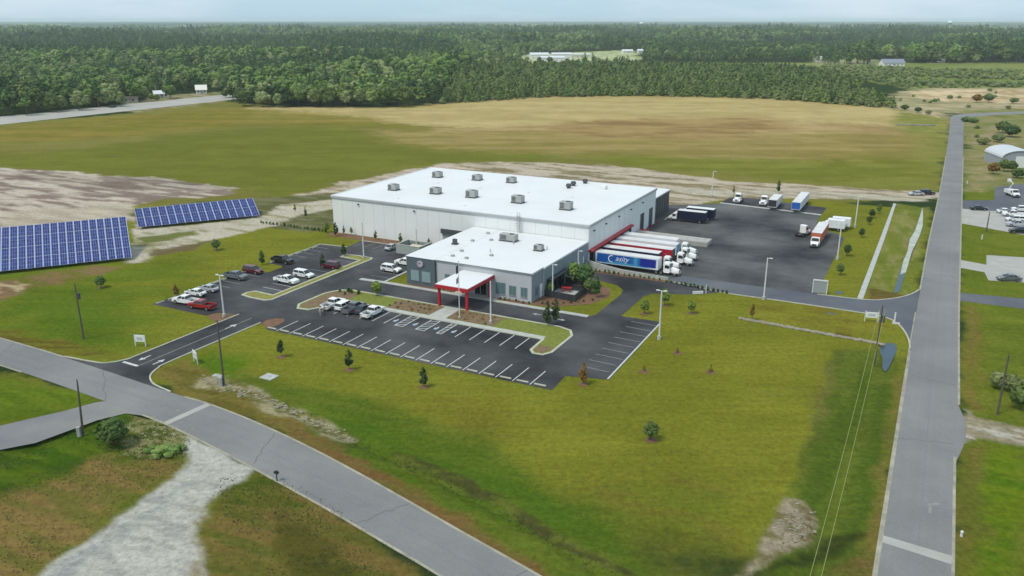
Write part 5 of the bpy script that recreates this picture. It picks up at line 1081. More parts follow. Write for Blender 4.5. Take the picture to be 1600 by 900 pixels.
# ------------------------------------------------------------------ trees: meshes
def tree_meshes(kind, seed, h=12., r=4., lod=0):
    rd = random.Random(seed); t = MB(); c = MB()
    if kind == 'broad':
        t.tube((0,0,0), (.15,.1,h*.5), .035*h*.6, .02*h*.6, n=6)
        nl = 5
        for k in range(nl):
            a = k*6.28/nl+rd.uniform(-.4,.4); q = (math.cos(a)*r*.55, math.sin(a)*r*.55, h*rd.uniform(.55,.75)); t.tube((.1,.1,h*rd.uniform(.3,.45)), q, .014*h*.6, .006*h*.6, n=5)
        c.blob((0,0,h*.6), r*.62, 1, .2, rd, (1,1,.9))
        for k in range(30 if not lod else 17):
            a = rd.uniform(0,6.28); e = rd.random()**.5; zz = rd.random(); rad = r*math.sin(math.pi*(.22+.68*zz))*e*.78
            c.blob((math.cos(a)*rad, math.sin(a)*rad, h*(.34+.56*zz)), r*rd.uniform(.24,.42), 1, .2, rd, (1,1,.8))
        for k in range(170 if not lod else 60):
            a = rd.uniform(0,6.28); zz = rd.random(); rad = r*(math.sin(math.pi*(.15+.78*zz)))*rd.uniform(.7,1.08); s_ = r*rd.uniform(.06,.13)
            p = Vector((math.cos(a)*rad, math.sin(a)*rad, h*(.28+.70*zz))); u = Vector((rd.uniform(-1,1), rd.uniform(-1,1), rd.uniform(-1,1))).normalized(); v = u.orthogonal().normalized()
            c.add([p-u*s_-v*s_*.6, p+u*s_-v*s_*.6, p+u*s_*.6+v*s_, p-u*s_*.6+v*s_], [(0,1,2,3)])
    elif kind == 'pine':
        t.tube((0,0,0), (0,0,h*.92), .018*h, .004*h, n=6)
        n = 34 if not lod else 18
        for k in range(n):
            zz = .42+.56*k/n; a = rd.uniform(0,6.28); rad = r*(1.08-zz)*1.5*rd.uniform(.3,.9)
            c.blob((math.cos(a)*rad, math.sin(a)*rad, h*zz), r*rd.uniform(.22,.34)*(1.5-zz), 1, .35, rd, (1,1,.6))
        for k in range(120 if not lod else 40):
            zz = rd.uniform(.40,1); a = rd.uniform(0,6.28); rad = r*(1.1-zz)*1.6*rd.uniform(.5,1.1); s_ = r*rd.uniform(.06,.13); p = Vector((math.cos(a)*rad, math.sin(a)*rad, h*zz)); u = Vector((math.cos(a), math.sin(a), rd.uniform(-.2,.6))); v = u.cross(Vector((0,0,1))).normalized()
            c.add([p-v*s_*.4, p+u*s_*1.5, p+v*s_*.4], [(0,1,2)])
    elif kind == 'young':
        t.tube((0,0,0), (0,0,h*.9), .016*h, .004*h, n=5)
        for k in range(22 if not lod else 13):
            zz = .10+.84*rd.random(); a = rd.uniform(0,6.28); rad = r*(1.05-zz)*rd.uniform(.3,1.0)
            c.blob((math.cos(a)*rad, math.sin(a)*rad, h*zz), r*rd.uniform(.28,.42)*(1.25-zz*.7), 1, .32, rd, (1,1,.9))
        for k in range(60 if not lod else 20):
            zz = rd.uniform(.1,1); a = rd.uniform(0,6.28); rad = r*(1.1-zz)*rd.uniform(.7,1.15); s_ = r*rd.uniform(.08,.16); p = Vector((math.cos(a)*rad, math.sin(a)*rad, h*zz)); u = Vector((math.cos(a), math.sin(a), .7)); v = u.cross(Vector((0,0,1))).normalized()
            c.add([p-v*s_*.4, p+u*s_*1.3, p+v*s_*.4], [(0,1,2)])
    elif kind == 'spindle':
        t.tube((0,0,0), (0,0,h*.5), .03, .02, n=5)
        for k in range(46):
            zz = rd.random(); a = rd.uniform(0,6.28); rad = r*math.sin(math.pi*(.12+.86*zz)**.8)*rd.uniform(.1,.75); c.blob((math.cos(a)*rad, math.sin(a)*rad, h*(.24+.74*zz)), r*rd.uniform(.20,.34)*(1.2-.7*zz), 1, .3, rd, (1,1,1.3))
        for k in range(120):
            zz = rd.random(); a = rd.uniform(0,6.28); rad = r*math.sin(math.pi*(.12+.86*zz)**.8)*rd.uniform(.6,1.1); s_ = r*.13; p = Vector((math.cos(a)*rad, math.sin(a)*rad, h*(.22+.78*zz))); u = Vector((math.cos(a), math.sin(a), 1.2)); v = u.cross(Vector((0,0,1))).normalized()
            c.add([p-v*s_*.4, p+u*s_*1.2, p+v*s_*.4], [(0,1,2)])
    elif kind == 'bush':
        for k in range(3): t.tube((0,0,0), (rd.uniform(-.4,.4)*r, rd.uniform(-.4,.4)*r, h*.6), .03*h, .01*h, n=4)
        for k in range(14): a = rd.uniform(0,6.28); zz = rd.random(); rad = r*rd.uniform(.1,.8)*(1-zz*.5); c.blob((math.cos(a)*rad, math.sin(a)*rad, h*(.2+.65*zz)), r*rd.uniform(.25,.42), 1, .3, rd, (1,1,.8))
        for k in range(80): a = rd.uniform(0,6.28); zz = rd.random(); rad = r*rd.uniform(.7,1.1)*(1-zz*.4); s_ = r*rd.uniform(.06,.13); p = Vector((math.cos(a)*rad, math.sin(a)*rad, h*(.1+.85*zz))); u = Vector((rd.uniform(-1,1), rd.uniform(-1,1), rd.uniform(-.3,1))).normalized(); v = u.orthogonal().normalized(); c.add([p-v*s_*.5, p+u*s_*1.2, p+v*s_*.5], [(0,1,2)])
    return t, c
def mesh_of(b, name, m):
    me = bpy.data.meshes.new(name); me.from_pydata(b.v, [], b.f); me.materials.append(m); me.update(); return me
TREES = {}
def get_tree(kind, seed, h, r, leaf, lod=0):
    key = (kind, seed, h, r, leaf, lod)
    if key not in TREES: t, c = tree_meshes(kind, seed, h, r, lod); TREES[key] = (mesh_of(t, 'trunk', M('bark')), mesh_of(c, 'crown', M(leaf)))
    return TREES[key]
def tree(name, p, kind, h, r, leaf, label, cat='tree', group=None, seed=None, scale=1., rz=None):
    tm, cm = get_tree(kind, seed if seed is not None else rnd.randrange(4), h, r, leaf)
    o = empty(name, p, rnd.uniform(0, 6.28) if rz is None else rz, label, cat, group); o.scale = (scale,)*3
    link('trunk', tm, o); link('crown', cm, o); return o
def ring(p, r=.75):
    b = MB(); n = 14; b.add([(math.cos(6.28*k/n)*r*rnd.uniform(.8,1.1), math.sin(6.28*k/n)*r*rnd.uniform(.8,1.1), .05) for k in range(n)]+[(0,0,.12)], [(k,(k+1)%n,n) for k in range(n)])
    b.build('mulch_ring', M('mulch'), loc=(p.x,p.y,0), kind='structure')
# planted young trees on the site
PT = [((440,558),'young',2.9,.75,'leaf_conifer','slim young conifer on the lawn below the left end of the front parking row'),
 ((546,578),'young',3.2,.75,'leaf_conifer','slim young conifer on the lawn below the front row, middle of three'),
 ((662,605),'young',3.1,.75,'leaf_conifer','slim young conifer on the lawn below the front row, right one of three'),
 ((911,601),'young',3.4,.85,'leaf_autumn','orange tinged sapling at the corner where the two car parks meet'),
 ((1007,491),'broad',2.9,.85,'leaf_lime','small round lime green tree on the lawn beside the service drive'),
 ((1080,490),'broad',2.5,.8,'leaf_lime','small round tree on the lawn below the low white barrier'),
 ((1038,478),'broad',3.2,1.0,'leaf_lime','lime green tree beside the light pole of the right car park'),
 ((1017,688),'broad',2.5,1.0,'leaf_dark','small dark round tree standing alone in the middle of the big lawn'),
 ((1110,582),'young',1.6,.35,'leaf_autumn','tiny nearly bare sapling in the big lawn right of the small car park'),
 ((1058,552),'young',1.3,.3,'leaf_autumn','tiny bare sapling nearest the right car park edge'),
 ((1006,581),'young',1.2,.3,'leaf_autumn','tiny bare sapling right below the corner of the small right car park'),
 ((158,450),'broad',2.4,1.1,'leaf_dark','round dark tree on the lawn below the large solar array'),
 ((338,391),'broad',2.5,1.1,'leaf_dark','dark little tree on the lawn below the small solar array'),
 ((410,414),'young',3.2,.8,'leaf_shrub','narrow green tree beside the black pickup in the upper bays'),
 ((276,463),'young',2.4,.7,'leaf_autumn','brownish narrow tree left of the white sedan'),
 ((589,463),'broad',3.0,1.1,'leaf_lime','light green tree at the edge of the front planting island'),
 ((504,418),'young',3.0,.7,'leaf_shrub','dark thin tree beside the wine red car on the middle island'),
 ((538,400),'young',2.8,.8,'leaf_shrub','dark thin tree at the upper end of the middle island'),
 ((855,510),'young',4.6,1.0,'leaf_conifer','tall thin tree on the right end of the front island, left of a pair'),
 ((868,507),'young',4.9,.9,'leaf_conifer','tall thin tree on the right end of the front island, right of a pair'),
 ((1175,501),'young',3.2,.6,'leaf_autumn','orange autumn sapling on the lawn at the start of the stone line'),
 ((1373,334),'broad',2.6,.75,'leaf_dark','row tree east of the yard, farthest and nearest the gravel track'),
 ((1362,341),'broad',2.4,.9,'leaf_shrub','row tree east of the yard, second from the gravel track'),
 ((1357,351),'broad',2.3,.75,'leaf_dark','row tree east of the yard, third from the gravel track'),
 ((1346,371),'broad',2.3,.75,'leaf_dark','row tree east of the yard, fourth from the gravel track'),
 ((1323,400),'broad',2.7,.9,'leaf_dark','row tree east of the yard, fifth from the gravel track'),
 ((1312,430),'broad',2.5,.85,'leaf_dark','row tree east of the yard, nearest the tall white frame'),
 ((511,363),'broad',2.4,.8,'leaf_lime','bright green bush at the left corner of the warehouse'),
 ((525,369),'young',3.4,.85,'leaf_conifer','cone shaped evergreen first along the long warehouse wall'),
 ((537.5,367),'young',2.4,.4,'leaf_pine','thin black green evergreen second along the long warehouse wall'),
 ((549,368),'young',2.2,.5,'leaf_bush','thin grey sapling third along the long warehouse wall'),
 ((587,375),'young',2.3,.5,'leaf_shrub','thin evergreen in the middle of the long warehouse wall'),
 ((626,380),'young',2.5,.6,'leaf_bush','greyish tree by the warehouse wall above the bin enclosure'),
 ((670,384),'young',1.8,.45,'leaf_pine','small dark shrub by the warehouse wall beside the office roof edge'),
 ((478,342),'young',3.4,.5,'leaf_shrub','narrow dark sapling on the bare soil left of the warehouse'),
 ((461,333),'young',2.6,.5,'leaf_bush','grey bare sapling beside the track left of the warehouse'),
 ((896,444),'broad',4.4,1.6,'leaf_bright','full green bush between the office side wall and the dark tree'),
 ((914,450),'broad',5.0,1.9,'leaf_pine','largest dark tree at the inner corner of office and docks'),
 ((921,459),'broad',3.2,1.2,'leaf_bush','grey green rounded shrub at the patio fence corner'),
 ((932,465),'young',4.4,.95,'leaf_pine','dark cone shaped evergreen on the lawn right of the patio'),
 ((860,461),'broad',2.6,.8,'leaf_lime','pale green shrub at the left end of the patio by the light pole'),
 ((177,697),'broad',3.6,1.9,'leaf_dark','large dark bush in the lower left triangle between the roads'),
 ((1146,303),'young',2.6,.5,'leaf_autumn','thin brown sapling behind the far truck parking row'),
 ((1216,302),'young',4.0,.8,'leaf_shrub','taller thin tree behind the grey fronted trailer'),
 ]
for i, (p, kd, h, r, lf, lab) in enumerate(PT):
    if kd == 'young' and h > 1.7: kd = 'spindle'
    q = at(*p); tree('young_tree' if h < 4.2 else 'garden_tree', q, kd, h, r, lf, lab, seed=i % 5+10)
    if i < 13 or i in (14, 20): ring(q, .8)
for k, (qx, qy, s_) in enumerate(((258,708,1.0),(268,712,.8),(248,712,.9),(280,704,.7),(236,706,.7))):
    tree('tall_grass_clump', at(qx,qy), 'bush', 1.1*s_, 1.5*s_, 'leaf_bright', 'clump of tall green weeds beside the gravel apron at the lower left', 'weed clump', 'tall weed clumps by the gravel apron', seed=31)
HEDGE = [('small dark shrub in the row before the low concrete wall of the docks', [(69.6+k*1.04,-2.4) for k in range(14)], .85, .38, 'shrubs along the dock wall'),
         ('small dark shrub in the row running beside the yard road', [(84.8+k*.95,-2.9-k*.13) for k in range(14)], .8, .45, 'shrubs beside the yard road'),
         ('small dark shrub in the low hedge running left from the warehouse corner', [(-22+k*1.1,-1.4) for k in range(20)], .9, .45, 'hedge left of the warehouse'),
         ('low shrub planted in the mulch curve around the patio', [(68.6+k*.9,-26.0+.28*k+.06*k*k) for k in range(9)], .6, .4, 'low shrubs around the patio'),
         ('low brownish plant in the beds before the office', [(45.2+(k%7)*1.2,-39.8+(k//7)*1.5) for k in range(21)]+[(57.8+(k%7)*1.2,-39.8+(k//7)*1.5) for k in range(21)], .42, .34, 'low plants in the entrance beds'),
         ('dark shrub in the mulch at the left tip of the front island', [(31.6,-37.4),(33.0,-36.6),(34.2,-37.0),(33.6,-38.4),(35.6,-36.8)], .9, .5, 'dark shrubs on the front island tip'),
         ('small shrub along the foot of the grey office wall', [(47.4+k*.8,-27.0) for k in range(5)]+[(60.6+k*.95,-26.9) for k in range(7)], .5, .32, 'shrubs at the foot of the office wall')]
for lab, pts, h, r, g in HEDGE:
    for k, (a, c) in enumerate(pts):
        leaf = 'leaf_golden' if 'brownish' in lab else ('leaf_shrub' if k % 3 else 'leaf_pine')
        jj = .5 if 'beds' in lab else .2; tree('shrub', S(a+rnd.uniform(-jj,jj), c+rnd.uniform(-jj,jj)*.8, .13 if 'beds' in lab or 'tip' in lab else 0), 'bush', h, r, leaf, lab, 'shrub', g, seed=20+k % 3, scale=rnd.uniform(.45,1.1) if 'beds' in lab else rnd.uniform(.65,1.15))
# ------------------------------------------------------------------ forest
def forest_pts(n_r, rmin, rmax, sp0, grow, seed):
    rg = np.random.default_rng(seed); out = []
    r = rmin
    while r < rmax:
        sp = sp0*(1+grow*(r-rmin)/rmin); n = int(2*R(33.5)*r/sp); a = np.linspace(-R(33.5), R(33.5), n)+rg.uniform(-.5,.5,n)*sp/r
        q = r+rg.uniform(-.5,.5,n)*sp; out.append(np.stack([q*np.sin(a), q*np.cos(a)], 1)); r += sp*.9
    return np.concatenate(out)
EDGE = [(-400,196),(0,183),(60,180),(130,173),(200,166),(215,161),(250,158),(300,150),(352,149),(362,163),(390,167),(470,169),(600,168),(650,166),(700,161),(760,157),(800,154),(860,148),(1000,146),(1100,147),(1200,151),(1250,155),(1300,160),(1350,166),(1392,169)]
ex_, ey_ = np.array([e[0] for e in EDGE], float), np.array([e[1] for e in EDGE], float)
def inpoly(x, y, P):
    ins = np.zeros(x.shape, bool)
    for i in range(len(P)):
        (ax, ay), (bx, by) = P[i], P[(i+1) % len(P)]
        if ay != by: ins ^= ((ay > y) != (by > y)) & (x < (bx-ax)*(y-ay)/(by-ay)+ax)
    return ins
CLEAR = [[(812,96),(830,84),(990,77),(1012,84),(1000,100),(960,102),(840,104)], [(190,180),(196,160),(225,158),(240,150),(300,145),(350,142),(356,150),(350,157)], [(1268,98),(1272,88),(1330,88),(1345,98)], [(1360,102),(1365,92),(1415,92),(1420,103)]]
OPEN = [(975,104),(990,98),(1200,97),(1260,98),(1300,103),(1480,100),(1700,99),(1700,400),(1500,400),(1392,169),(1350,145),(1300,122),(1220,108),(1100,106)]
YOUNG = [(690,163),(700,130),(720,112),(800,106),(960,104),(1100,106),(1220,108),(1300,122),(1350,145),(1400,170),(1200,155),(1000,150),(860,152)]
DARKP = [(-100,92),(0,90),(200,90),(400,88),(700,88),(720,76),(560,62),(200,60),(-100,60)]
P = forest_pts(0, 420, 4500, 8.4, .16, 5)
u, v = to_px(P[:,0], P[:,1]); ok = (v < np.interp(u, ex_, ey_)) & (u < 1700)
ok |= inpoly(u, v, YOUNG)
for q in CLEAR: ok &= ~inpoly(u, v, q)
ok &= ~inpoly(u, v, OPEN)
ok &= ~((u > 1392) & (v > 99))
gl = (np.hypot(P[:,0], P[:,1]) > 1000) & (vnoise(P[:,0]/3.2, P[:,1], 90, 63) > .80); ok &= ~gl
P = P[ok]; u = u[ok]; v = v[ok]; D = np.hypot(P[:,0], P[:,1])
yg = inpoly(u, v, YOUNG); P_b = P[~yg]; ub, vb, Db = u[~yg], v[~yg], D[~yg]
dk = inpoly(ub, vb, DARKP) | ((ub > 930) & (vb < 99) & (vnoise(P_b[:,0], P_b[:,1], 130, 4) > .45)) | (vnoise(P_b[:,0], P_b[:,1], 170, 8) > .66)
bright = ~dk
# young pines are planted closer
PY = forest_pts(0, 430, 1000, 4.3, .15, 8); uy, vy = to_px(PY[:,0], PY[:,1]); k_ = inpoly(uy, vy, YOUNG); 
for q in CLEAR: k_ &= ~inpoly(uy, vy, q)
PY = PY[k_]; DY = np.hypot(PY[:,0], PY[:,1])
# heath bushes, sparse
PH = forest_pts(0, 330, 1000, 4.8, .25, 11); uh, vh = to_px(PH[:,0], PH[:,1]); rg = np.random.default_rng(2)
k_ = inpoly(uh, vh, OPEN) & (rg.random(len(PH)) < np.where(inpoly(uh, vh, [(980,97),(1700,97),(1700,136),(1420,138),(1340,122),(1300,112),(1100,106)]), .95, .05)) & ~((vh > 172) & (uh < 1515)) & ~((vh > 176) & (uh < 1700) & (vh < 200) & (uh < 1530)) & ~((vh > 170) & (vh < 184))
k_ &= ~((vh > 226) & (uh > 1490)) ; k_ &= vnoise(PH[:,0], PH[:,1], 45, 3) > .33
PH = PH[k_]; DH = np.hypot(PH[:,0], PH[:,1])
def near_split(P, D, n, cond=None):
    o_ = np.argsort(D if cond is None else np.where(cond, D, 1e9)); return o_[:n], o_[n:]
VAR = {'broad': [(13.,5.2,'leaf_bright',s_) for s_ in (1,2)]+[(9.5,5.6,'leaf_lightgreen',3),(12.,5.0,'leaf_dark',7),(15.5,3.4,'leaf_pine',8),(11.,4.2,'leaf_lightgreen',9)], 'dark': [(15.,4.0,'leaf_pine',s_) for s_ in (4,5)]+[(13.,4.8,'leaf_dark',6),(12.,4.6,'leaf_bright',10)], 'young': [(6.6,2.3,'leaf_young_pine',1),(5.2,2.6,'leaf_young_pine',2),(7.2,2.2,'leaf_dark',3),(4.6,2.9,'leaf_bush',5)], 'heath': [(2.2,2.0,'leaf_bush',1),(2.0,2.4,'leaf_bush',2),(2.6,1.8,'leaf_young_pine',3)]}
KIND = {'broad': 'broad', 'dark': 'pine', 'young': 'young', 'heath': 'bush'}
def indiv(P, D, vr, name, label, cat, group, n):
    near, rest = near_split(P, D, n)
    for i in near:
        h, r, lf, s_ = VAR[vr][rnd.randrange(len(VAR[vr]))]; kd = 'pine' if lf == 'leaf_pine' else ('broad' if lf == 'leaf_dark' and vr != 'young' else KIND[vr])
        tree(name, (P[i,0], P[i,1], 0), kd, h, r, lf, label, cat, group, seed=s_, scale=rnd.uniform(.68,1.12))
    return P[rest], D[rest]
def scatter(name, P, D, vr, sizefun=None, smin=.72, smax=1.2):
    """one mass of instanced trees"""
    me = bpy.data.meshes.new(name); n = len(P); rg = np.random.default_rng(n)
    co = np.zeros((n, 3), np.float32); co[:, :2] = P; me.vertices.add(n); me.vertices.foreach_set('co', co.ravel())
    sc_ = rg.uniform(smin, smax, n)*(1+np.clip((D-900)/1700, 0, 1)*.45)*(.85+.35*vnoise(P[:,0], P[:,1], 60, 5))*np.where(D > 650, .60+.75*np.clip((fbm(P[:,0], P[:,1], 260, 15, 2)-.3)*2.2, 0, 1), 1)
    for nm, ar, ty in (('sc', sc_, 'FLOAT'), ('rz', rg.uniform(0, 6.28, n), 'FLOAT'), ('vi', rg.integers(0, len(VAR[vr]), n), 'INT')):
        a = me.attributes.new(nm, ty, 'POINT'); a.data.foreach_set('value', ar.astype(np.float32 if ty == 'FLOAT' else np.int32))
    o = link(name, me, kind='stuff')
    ng = bpy.data.node_groups.new(name, 'GeometryNodeTree'); ng.interface.new_socket('Geometry', in_out='INPUT', socket_type='NodeSocketGeometry'); ng.interface.new_socket('Geometry', in_out='OUTPUT', socket_type='NodeSocketGeometry')
    gi = ng.nodes.new('NodeGroupInput'); go = ng.nodes.new('NodeGroupOutput'); jn = ng.nodes.new('GeometryNodeJoinGeometry'); l = ng.links.new
    def attr(nm, ty): q = ng.nodes.new('GeometryNodeInputNamedAttribute'); q.data_type = ty; q.inputs['Name'].default_value = nm; return q.outputs['Attribute']
    for k, (h, r, lf, s_) in enumerate(VAR[vr]):
        kd = 'pine' if lf == 'leaf_pine' else ('broad' if lf == 'leaf_dark' and vr != 'young' else KIND[vr]); t, c = tree_meshes(kd, s_+40, h, r, 1); b = MB(); b.add(t.v, t.f, M('bark')); b.add(c.v, c.f, M(lf))
        ms = bpy.data.meshes.new(name+'_tree'); ms.from_pydata(b.v, [], b.f); [ms.materials.append(q) for q in b.mats]; ms.polygons.foreach_set('material_index', b.m)
        so_ = bpy.data.objects.new(name+'_tree', ms)
        oi = ng.nodes.new('GeometryNodeObjectInfo'); oi.inputs['Object'].default_value = so_; oi.inputs['As Instance'].default_value = True
        ip = ng.nodes.new('GeometryNodeInstanceOnPoints'); cmp_ = ng.nodes.new('FunctionNodeCompare'); cmp_.data_type = 'INT'; cmp_.operation = 'EQUAL'
        l(attr('vi', 'INT'), [s for s in cmp_.inputs if s.type == 'INT' and s.enabled][0]); [s for s in cmp_.inputs if s.type == 'INT' and s.enabled][1].default_value = k
        l(gi.outputs[0], ip.inputs['Points']); l(oi.outputs['Geometry'], ip.inputs['Instance']); l(cmp_.outputs[0], ip.inputs['Selection'])
        cx_ = ng.nodes.new('ShaderNodeCombineXYZ'); l(attr('rz', 'FLOAT'), cx_.inputs['Z']); l(cx_.outputs[0], ip.inputs['Rotation']); l(attr('sc', 'FLOAT'), ip.inputs['Scale'])
        l(ip.outputs[0], jn.inputs[0])
    l(jn.outputs[0], go.inputs[0]); md = o.modifiers.new('scatter', 'NODES'); md.node_group = ng
    return o
p1, d1 = indiv(P_b[bright], Db[bright], 'broad', 'broadleaf_tree', 'broadleaf tree with rounded green crown at the near edge of the forest', 'tree', 'broadleaf trees along the forest edge', 290)
scatter('broadleaf_forest', p1, d1, 'broad', smin=.55, smax=1.25)
p1, d1 = indiv(P_b[dk], Db[dk], 'dark', 'pine_tree', 'tall dark pine in the front of the dark stands behind the broadleaf trees', 'tree', 'dark pines in the forest', 120)
scatter('pine_forest', p1, d1, 'dark', smin=.65, smax=1.25)
p1, d1 = indiv(PY, DY, 'young', 'young_pine', 'young pine in the dense plantation along the far edge of the dry field', 'tree', 'young pines along the field edge', 290)
scatter('young_pine_plantation', p1, d1, 'young', smin=.7, smax=1.15)
p1, d1 = indiv(PH, DH, 'heath', 'heath_bush', 'low bush on the open scrub land beyond the dry field', 'bush', 'bushes on the open scrub land', 60)
scatter('heath_bushes', p1, d1, 'heath', smin=.5, smax=1.5)
for q, h, r, lf, lab in (((1536,226),3.,2.6,'leaf_bush','dark shrub nearest the bend of the east road'),((1510,190),2.2,2.6,'leaf_dark','low dark bush inside the bend of the east road'),((1522,192),2.2,2.2,'leaf_dark','low dark bush in the road bend, right one of two'),
    ((1566,208),5.5,3.2,'leaf_dark','pointed dark tree in the scrub above the grey barn'),((1581,214),5,3.4,'leaf_dark','broad green tree right above the grey barn'),((1558,222),3.4,2.6,'leaf_bush','shrub below the pointed tree above the barn'),
    ((1552,272),3.8,2.0,'leaf_autumn','brownish dark bush in front of the grey barn'),((1568,268),4.2,2.0,'leaf_dark','dark bush in front of the barn door, middle of three'),((1580,268),3.6,2.0,'leaf_dark','dark bush at the right edge before the barn'),((1590,278),3,2.2,'leaf_dark','lowest dark bush at the right edge below the barn'),
    ((1526,160),5.0,3.2,'leaf_autumn','brown rounded tree on the pale sand, left of a pair'),((1544,160),5.4,3.4,'leaf_bush','olive rounded tree on the pale sand, right of a pair'),((1584,162),3.6,2.6,'leaf_dark','small dark tree on the sand at the right edge'),
    ((1413,172),3.,2.4,'leaf_dark','dark bush at the tip of the plantation by the field corner'),((1434,176),3.,2.0,'leaf_dark','dark bush in the dry grass right of the plantation tip'),((1450,179),2.4,1.8,'leaf_bush','low bush before the bend of the road'),
    ((246,158),4,2.2,'leaf_dark','small dark tree before the white house by the highway'),((237,158),5,2.2,'leaf_lime','yellow green tree beside the white house by the highway'),((266,154),9,4.5,'leaf_bright','large light green tree over the white house by the highway'),((380,167),8,3.6,'leaf_dark','round dark tree at the end of the visible highway'),
    ((352,153),5,2.6,'leaf_dark','small tree at the highway end before the woods'),((1593,640),3.2,1.6,'leaf_dark','dark leafy tree cut off by the right edge'),((1578,612),2.6,1.4,'leaf_bush','bare greyish shrub behind the dark utility pole'),((1556,606),2.4,1.3,'leaf_bush','loose olive shrub left of the dark utility pole'),((1290,97),5,4,'leaf_dark','dark tree before the far pale house')):
    tree('scrub_tree', at(*q), 'broad', h, r, lf, lab, 'tree' if h > 3.9 else 'bush', seed=rnd.randrange(4)+10)
# weeds in ditches and rough ground
def weeds(name, polys, n, h, m):
    b = MB(); rw_ = random.Random(n)
    for P_, w_ in polys:
        xs = [q[0] for q in P_]; ys = [q[1] for q in P_]; k = 0; tgt = int(n*w_); tries = 0
        A_ = np.array([[rw_.uniform(min(xs), max(xs)), rw_.uniform(min(ys), max(ys))] for _ in range(tgt*6)]); A_ = A_[inpoly(A_[:,0], A_[:,1], P_)][:tgt]
        A_ = A_[fbm(A_[:,0], A_[:,1], 7., 5, 3) > .42+.12*A_[:,0]*0+np.random.default_rng(n).uniform(-.12,.14,len(A_))]; Z = ground_z(A_[:,0], A_[:,1])
        for (x, y), z in zip(A_, Z):
            for j in range(3):
                a = rw_.uniform(0, 3.14); s_ = rw_.uniform(.12,.3)*h; hh = rw_.uniform(.25,.7)*h; dx, dy = math.cos(a)*s_, math.sin(a)*s_; tx, ty = rw_.uniform(-.2,.2)*h, rw_.uniform(-.2,.2)*h
                b.add([(x-dx,y-dy,z-.02),(x+dx,y+dy,z-.02),(x+tx+dx*.5,y+ty+dy*.5,z+hh),(x+tx-dx*.6,y+ty-dy*.6,z+hh*.9)], [(0,1,2,3)])
    o = b.build(name, m, kind='stuff'); return o
foliage('weed_a', (.11,.15,.045), (.13,.16,.055)); foliage('weed_b', (.20,.15,.075), (.23,.18,.09))
WP = [(P2([(430,620),(560,680),(700,745),(900,850),(1000,920),(960,920),(860,850),(680,755),(540,690),(425,632)]), .4), (P2([(200,645),(300,682),(290,716),(220,720),(150,700)]), .25), (P2([(0,700),(150,655),(200,650),(150,690),(0,740)]), .15), (P2([(340,745),(430,745),(520,820),(600,900),(420,900),(350,800)]), .2)]
weeds('ditch_weeds', WP, 4200, .26, M('weed_a'))
weeds('dry_grass', [(P2([(0,760),(150,705),(290,722),(200,790),(60,890),(0,900)]), .5), (P2([(330,770),(450,745),(690,905),(340,905)]), .3), (P2([(1240,780),(1275,805),(1270,840),(1215,860)]), .05), (P2([(1385,640),(1405,650),(1370,880),(1340,900)]), .08)], 3200, .22, M('weed_b'))
# far forest canopy up to the horizon
def canopy_z(X, Y):
    r = np.hypot(X, Y); st = fbm(X, Y, 420, 7, 3); z = 9+7*np.clip((st-.42)*6, 0, 1)+(vnoise(X, Y, 28, 9)-.5)*7+(vnoise(X, Y, 75, 12)-.5)*5
    return np.where(r < 4300, -2, z)
ar = np.radians(np.arange(-36, 36, .14)); r2 = np.concatenate([[4250, 4320], np.exp(np.arange(math.log(4330), math.log(19000), .0036))])
cmt = bpy.data.materials.new('far_canopy'); cmt.use_nodes = True; nt = cmt.node_tree; bs = nt.nodes['Principled BSDF']; bs.inputs['Roughness'].default_value = .9; bs.inputs['Specular IOR Level'].default_value = .1
vc = nd(nt, 'ShaderNodeVertexColor', layer_name='Col'); nt.links.new(vc.outputs[0], bs.inputs['Base Color'])
fme, FX, FY = grid_mesh('far_forest', r2, ar, False, canopy_z, cmt)
x = FX.ravel(); y = FY.ravel(); t_ = np.clip((fbm(x, y, 420, 7, 3)-.40)*5, 0, 1)[:, None]; c1 = np.array((.11,.15,.07)); c2 = np.array((.035,.07,.035)); cc = c1*(1-t_)+c2*t_
fl_ = (fbm(x, y, 900, 77, 3) > .62)[:, None]; cc = np.where(fl_, np.array((.15,.18,.09)), cc)*(.7+.6*vnoise(x, y, 60, 21))[:, None]*(.7+.6*fbm(x, y, 1500, 31, 2))[:, None]
oc = np.ones((len(x), 4), np.float32); oc[:, :3] = cc; fme.color_attributes.new('Col', 'FLOAT_COLOR', 'POINT').data.foreach_set('color', oc.ravel())
link('far_forest', fme, kind='stuff')
# ------------------------------------------------------------------ far buildings
def gable(name, p, rz, L_, W_, hw, hr, wall, roof, label, cat='house', wins=3, door=True):
    o = empty(name, p, rz, label, cat)
    b = MB(); b.box(-L_/2,L_/2,-W_/2,W_/2,0,hw); b.add([(-L_/2,-W_/2,hw),(-L_/2,W_/2,hw),(-L_/2,0,hr-.1),(L_/2,-W_/2,hw),(L_/2,W_/2,hw),(L_/2,0,hr-.1)], [(1,0,2),(3,4,5)]); part(b, 'wall', wall, o)
    b = MB(); e = .5
    for s_ in (-1, 1): b.hexa([(-L_/2-e,s_*(W_/2+e),hw-.25),(L_/2+e,s_*(W_/2+e),hw-.25),(L_/2+e,0,hr),(-L_/2-e,0,hr)], [(-L_/2-e,s_*(W_/2+e),hw-.1),(L_/2+e,s_*(W_/2+e),hw-.1),(L_/2+e,0,hr+.15),(-L_/2-e,0,hr+.15)])
    part(b, 'roof', roof, o)
    for k in range(wins):
        xx = -L_/2+L_*(k+.7)/(wins+.4); b = MB(); b.box(xx-.6,xx+.6,-W_/2-.08,-W_/2,1.0,2.2); part(b, 'window', M('glass_dark'), o)
    if door: b = MB(); b.box(L_*.05-.5,L_*.05+.5,-W_/2-.09,-W_/2,0,2.1); part(b, 'door', M('trim_grey'), o)
    return o
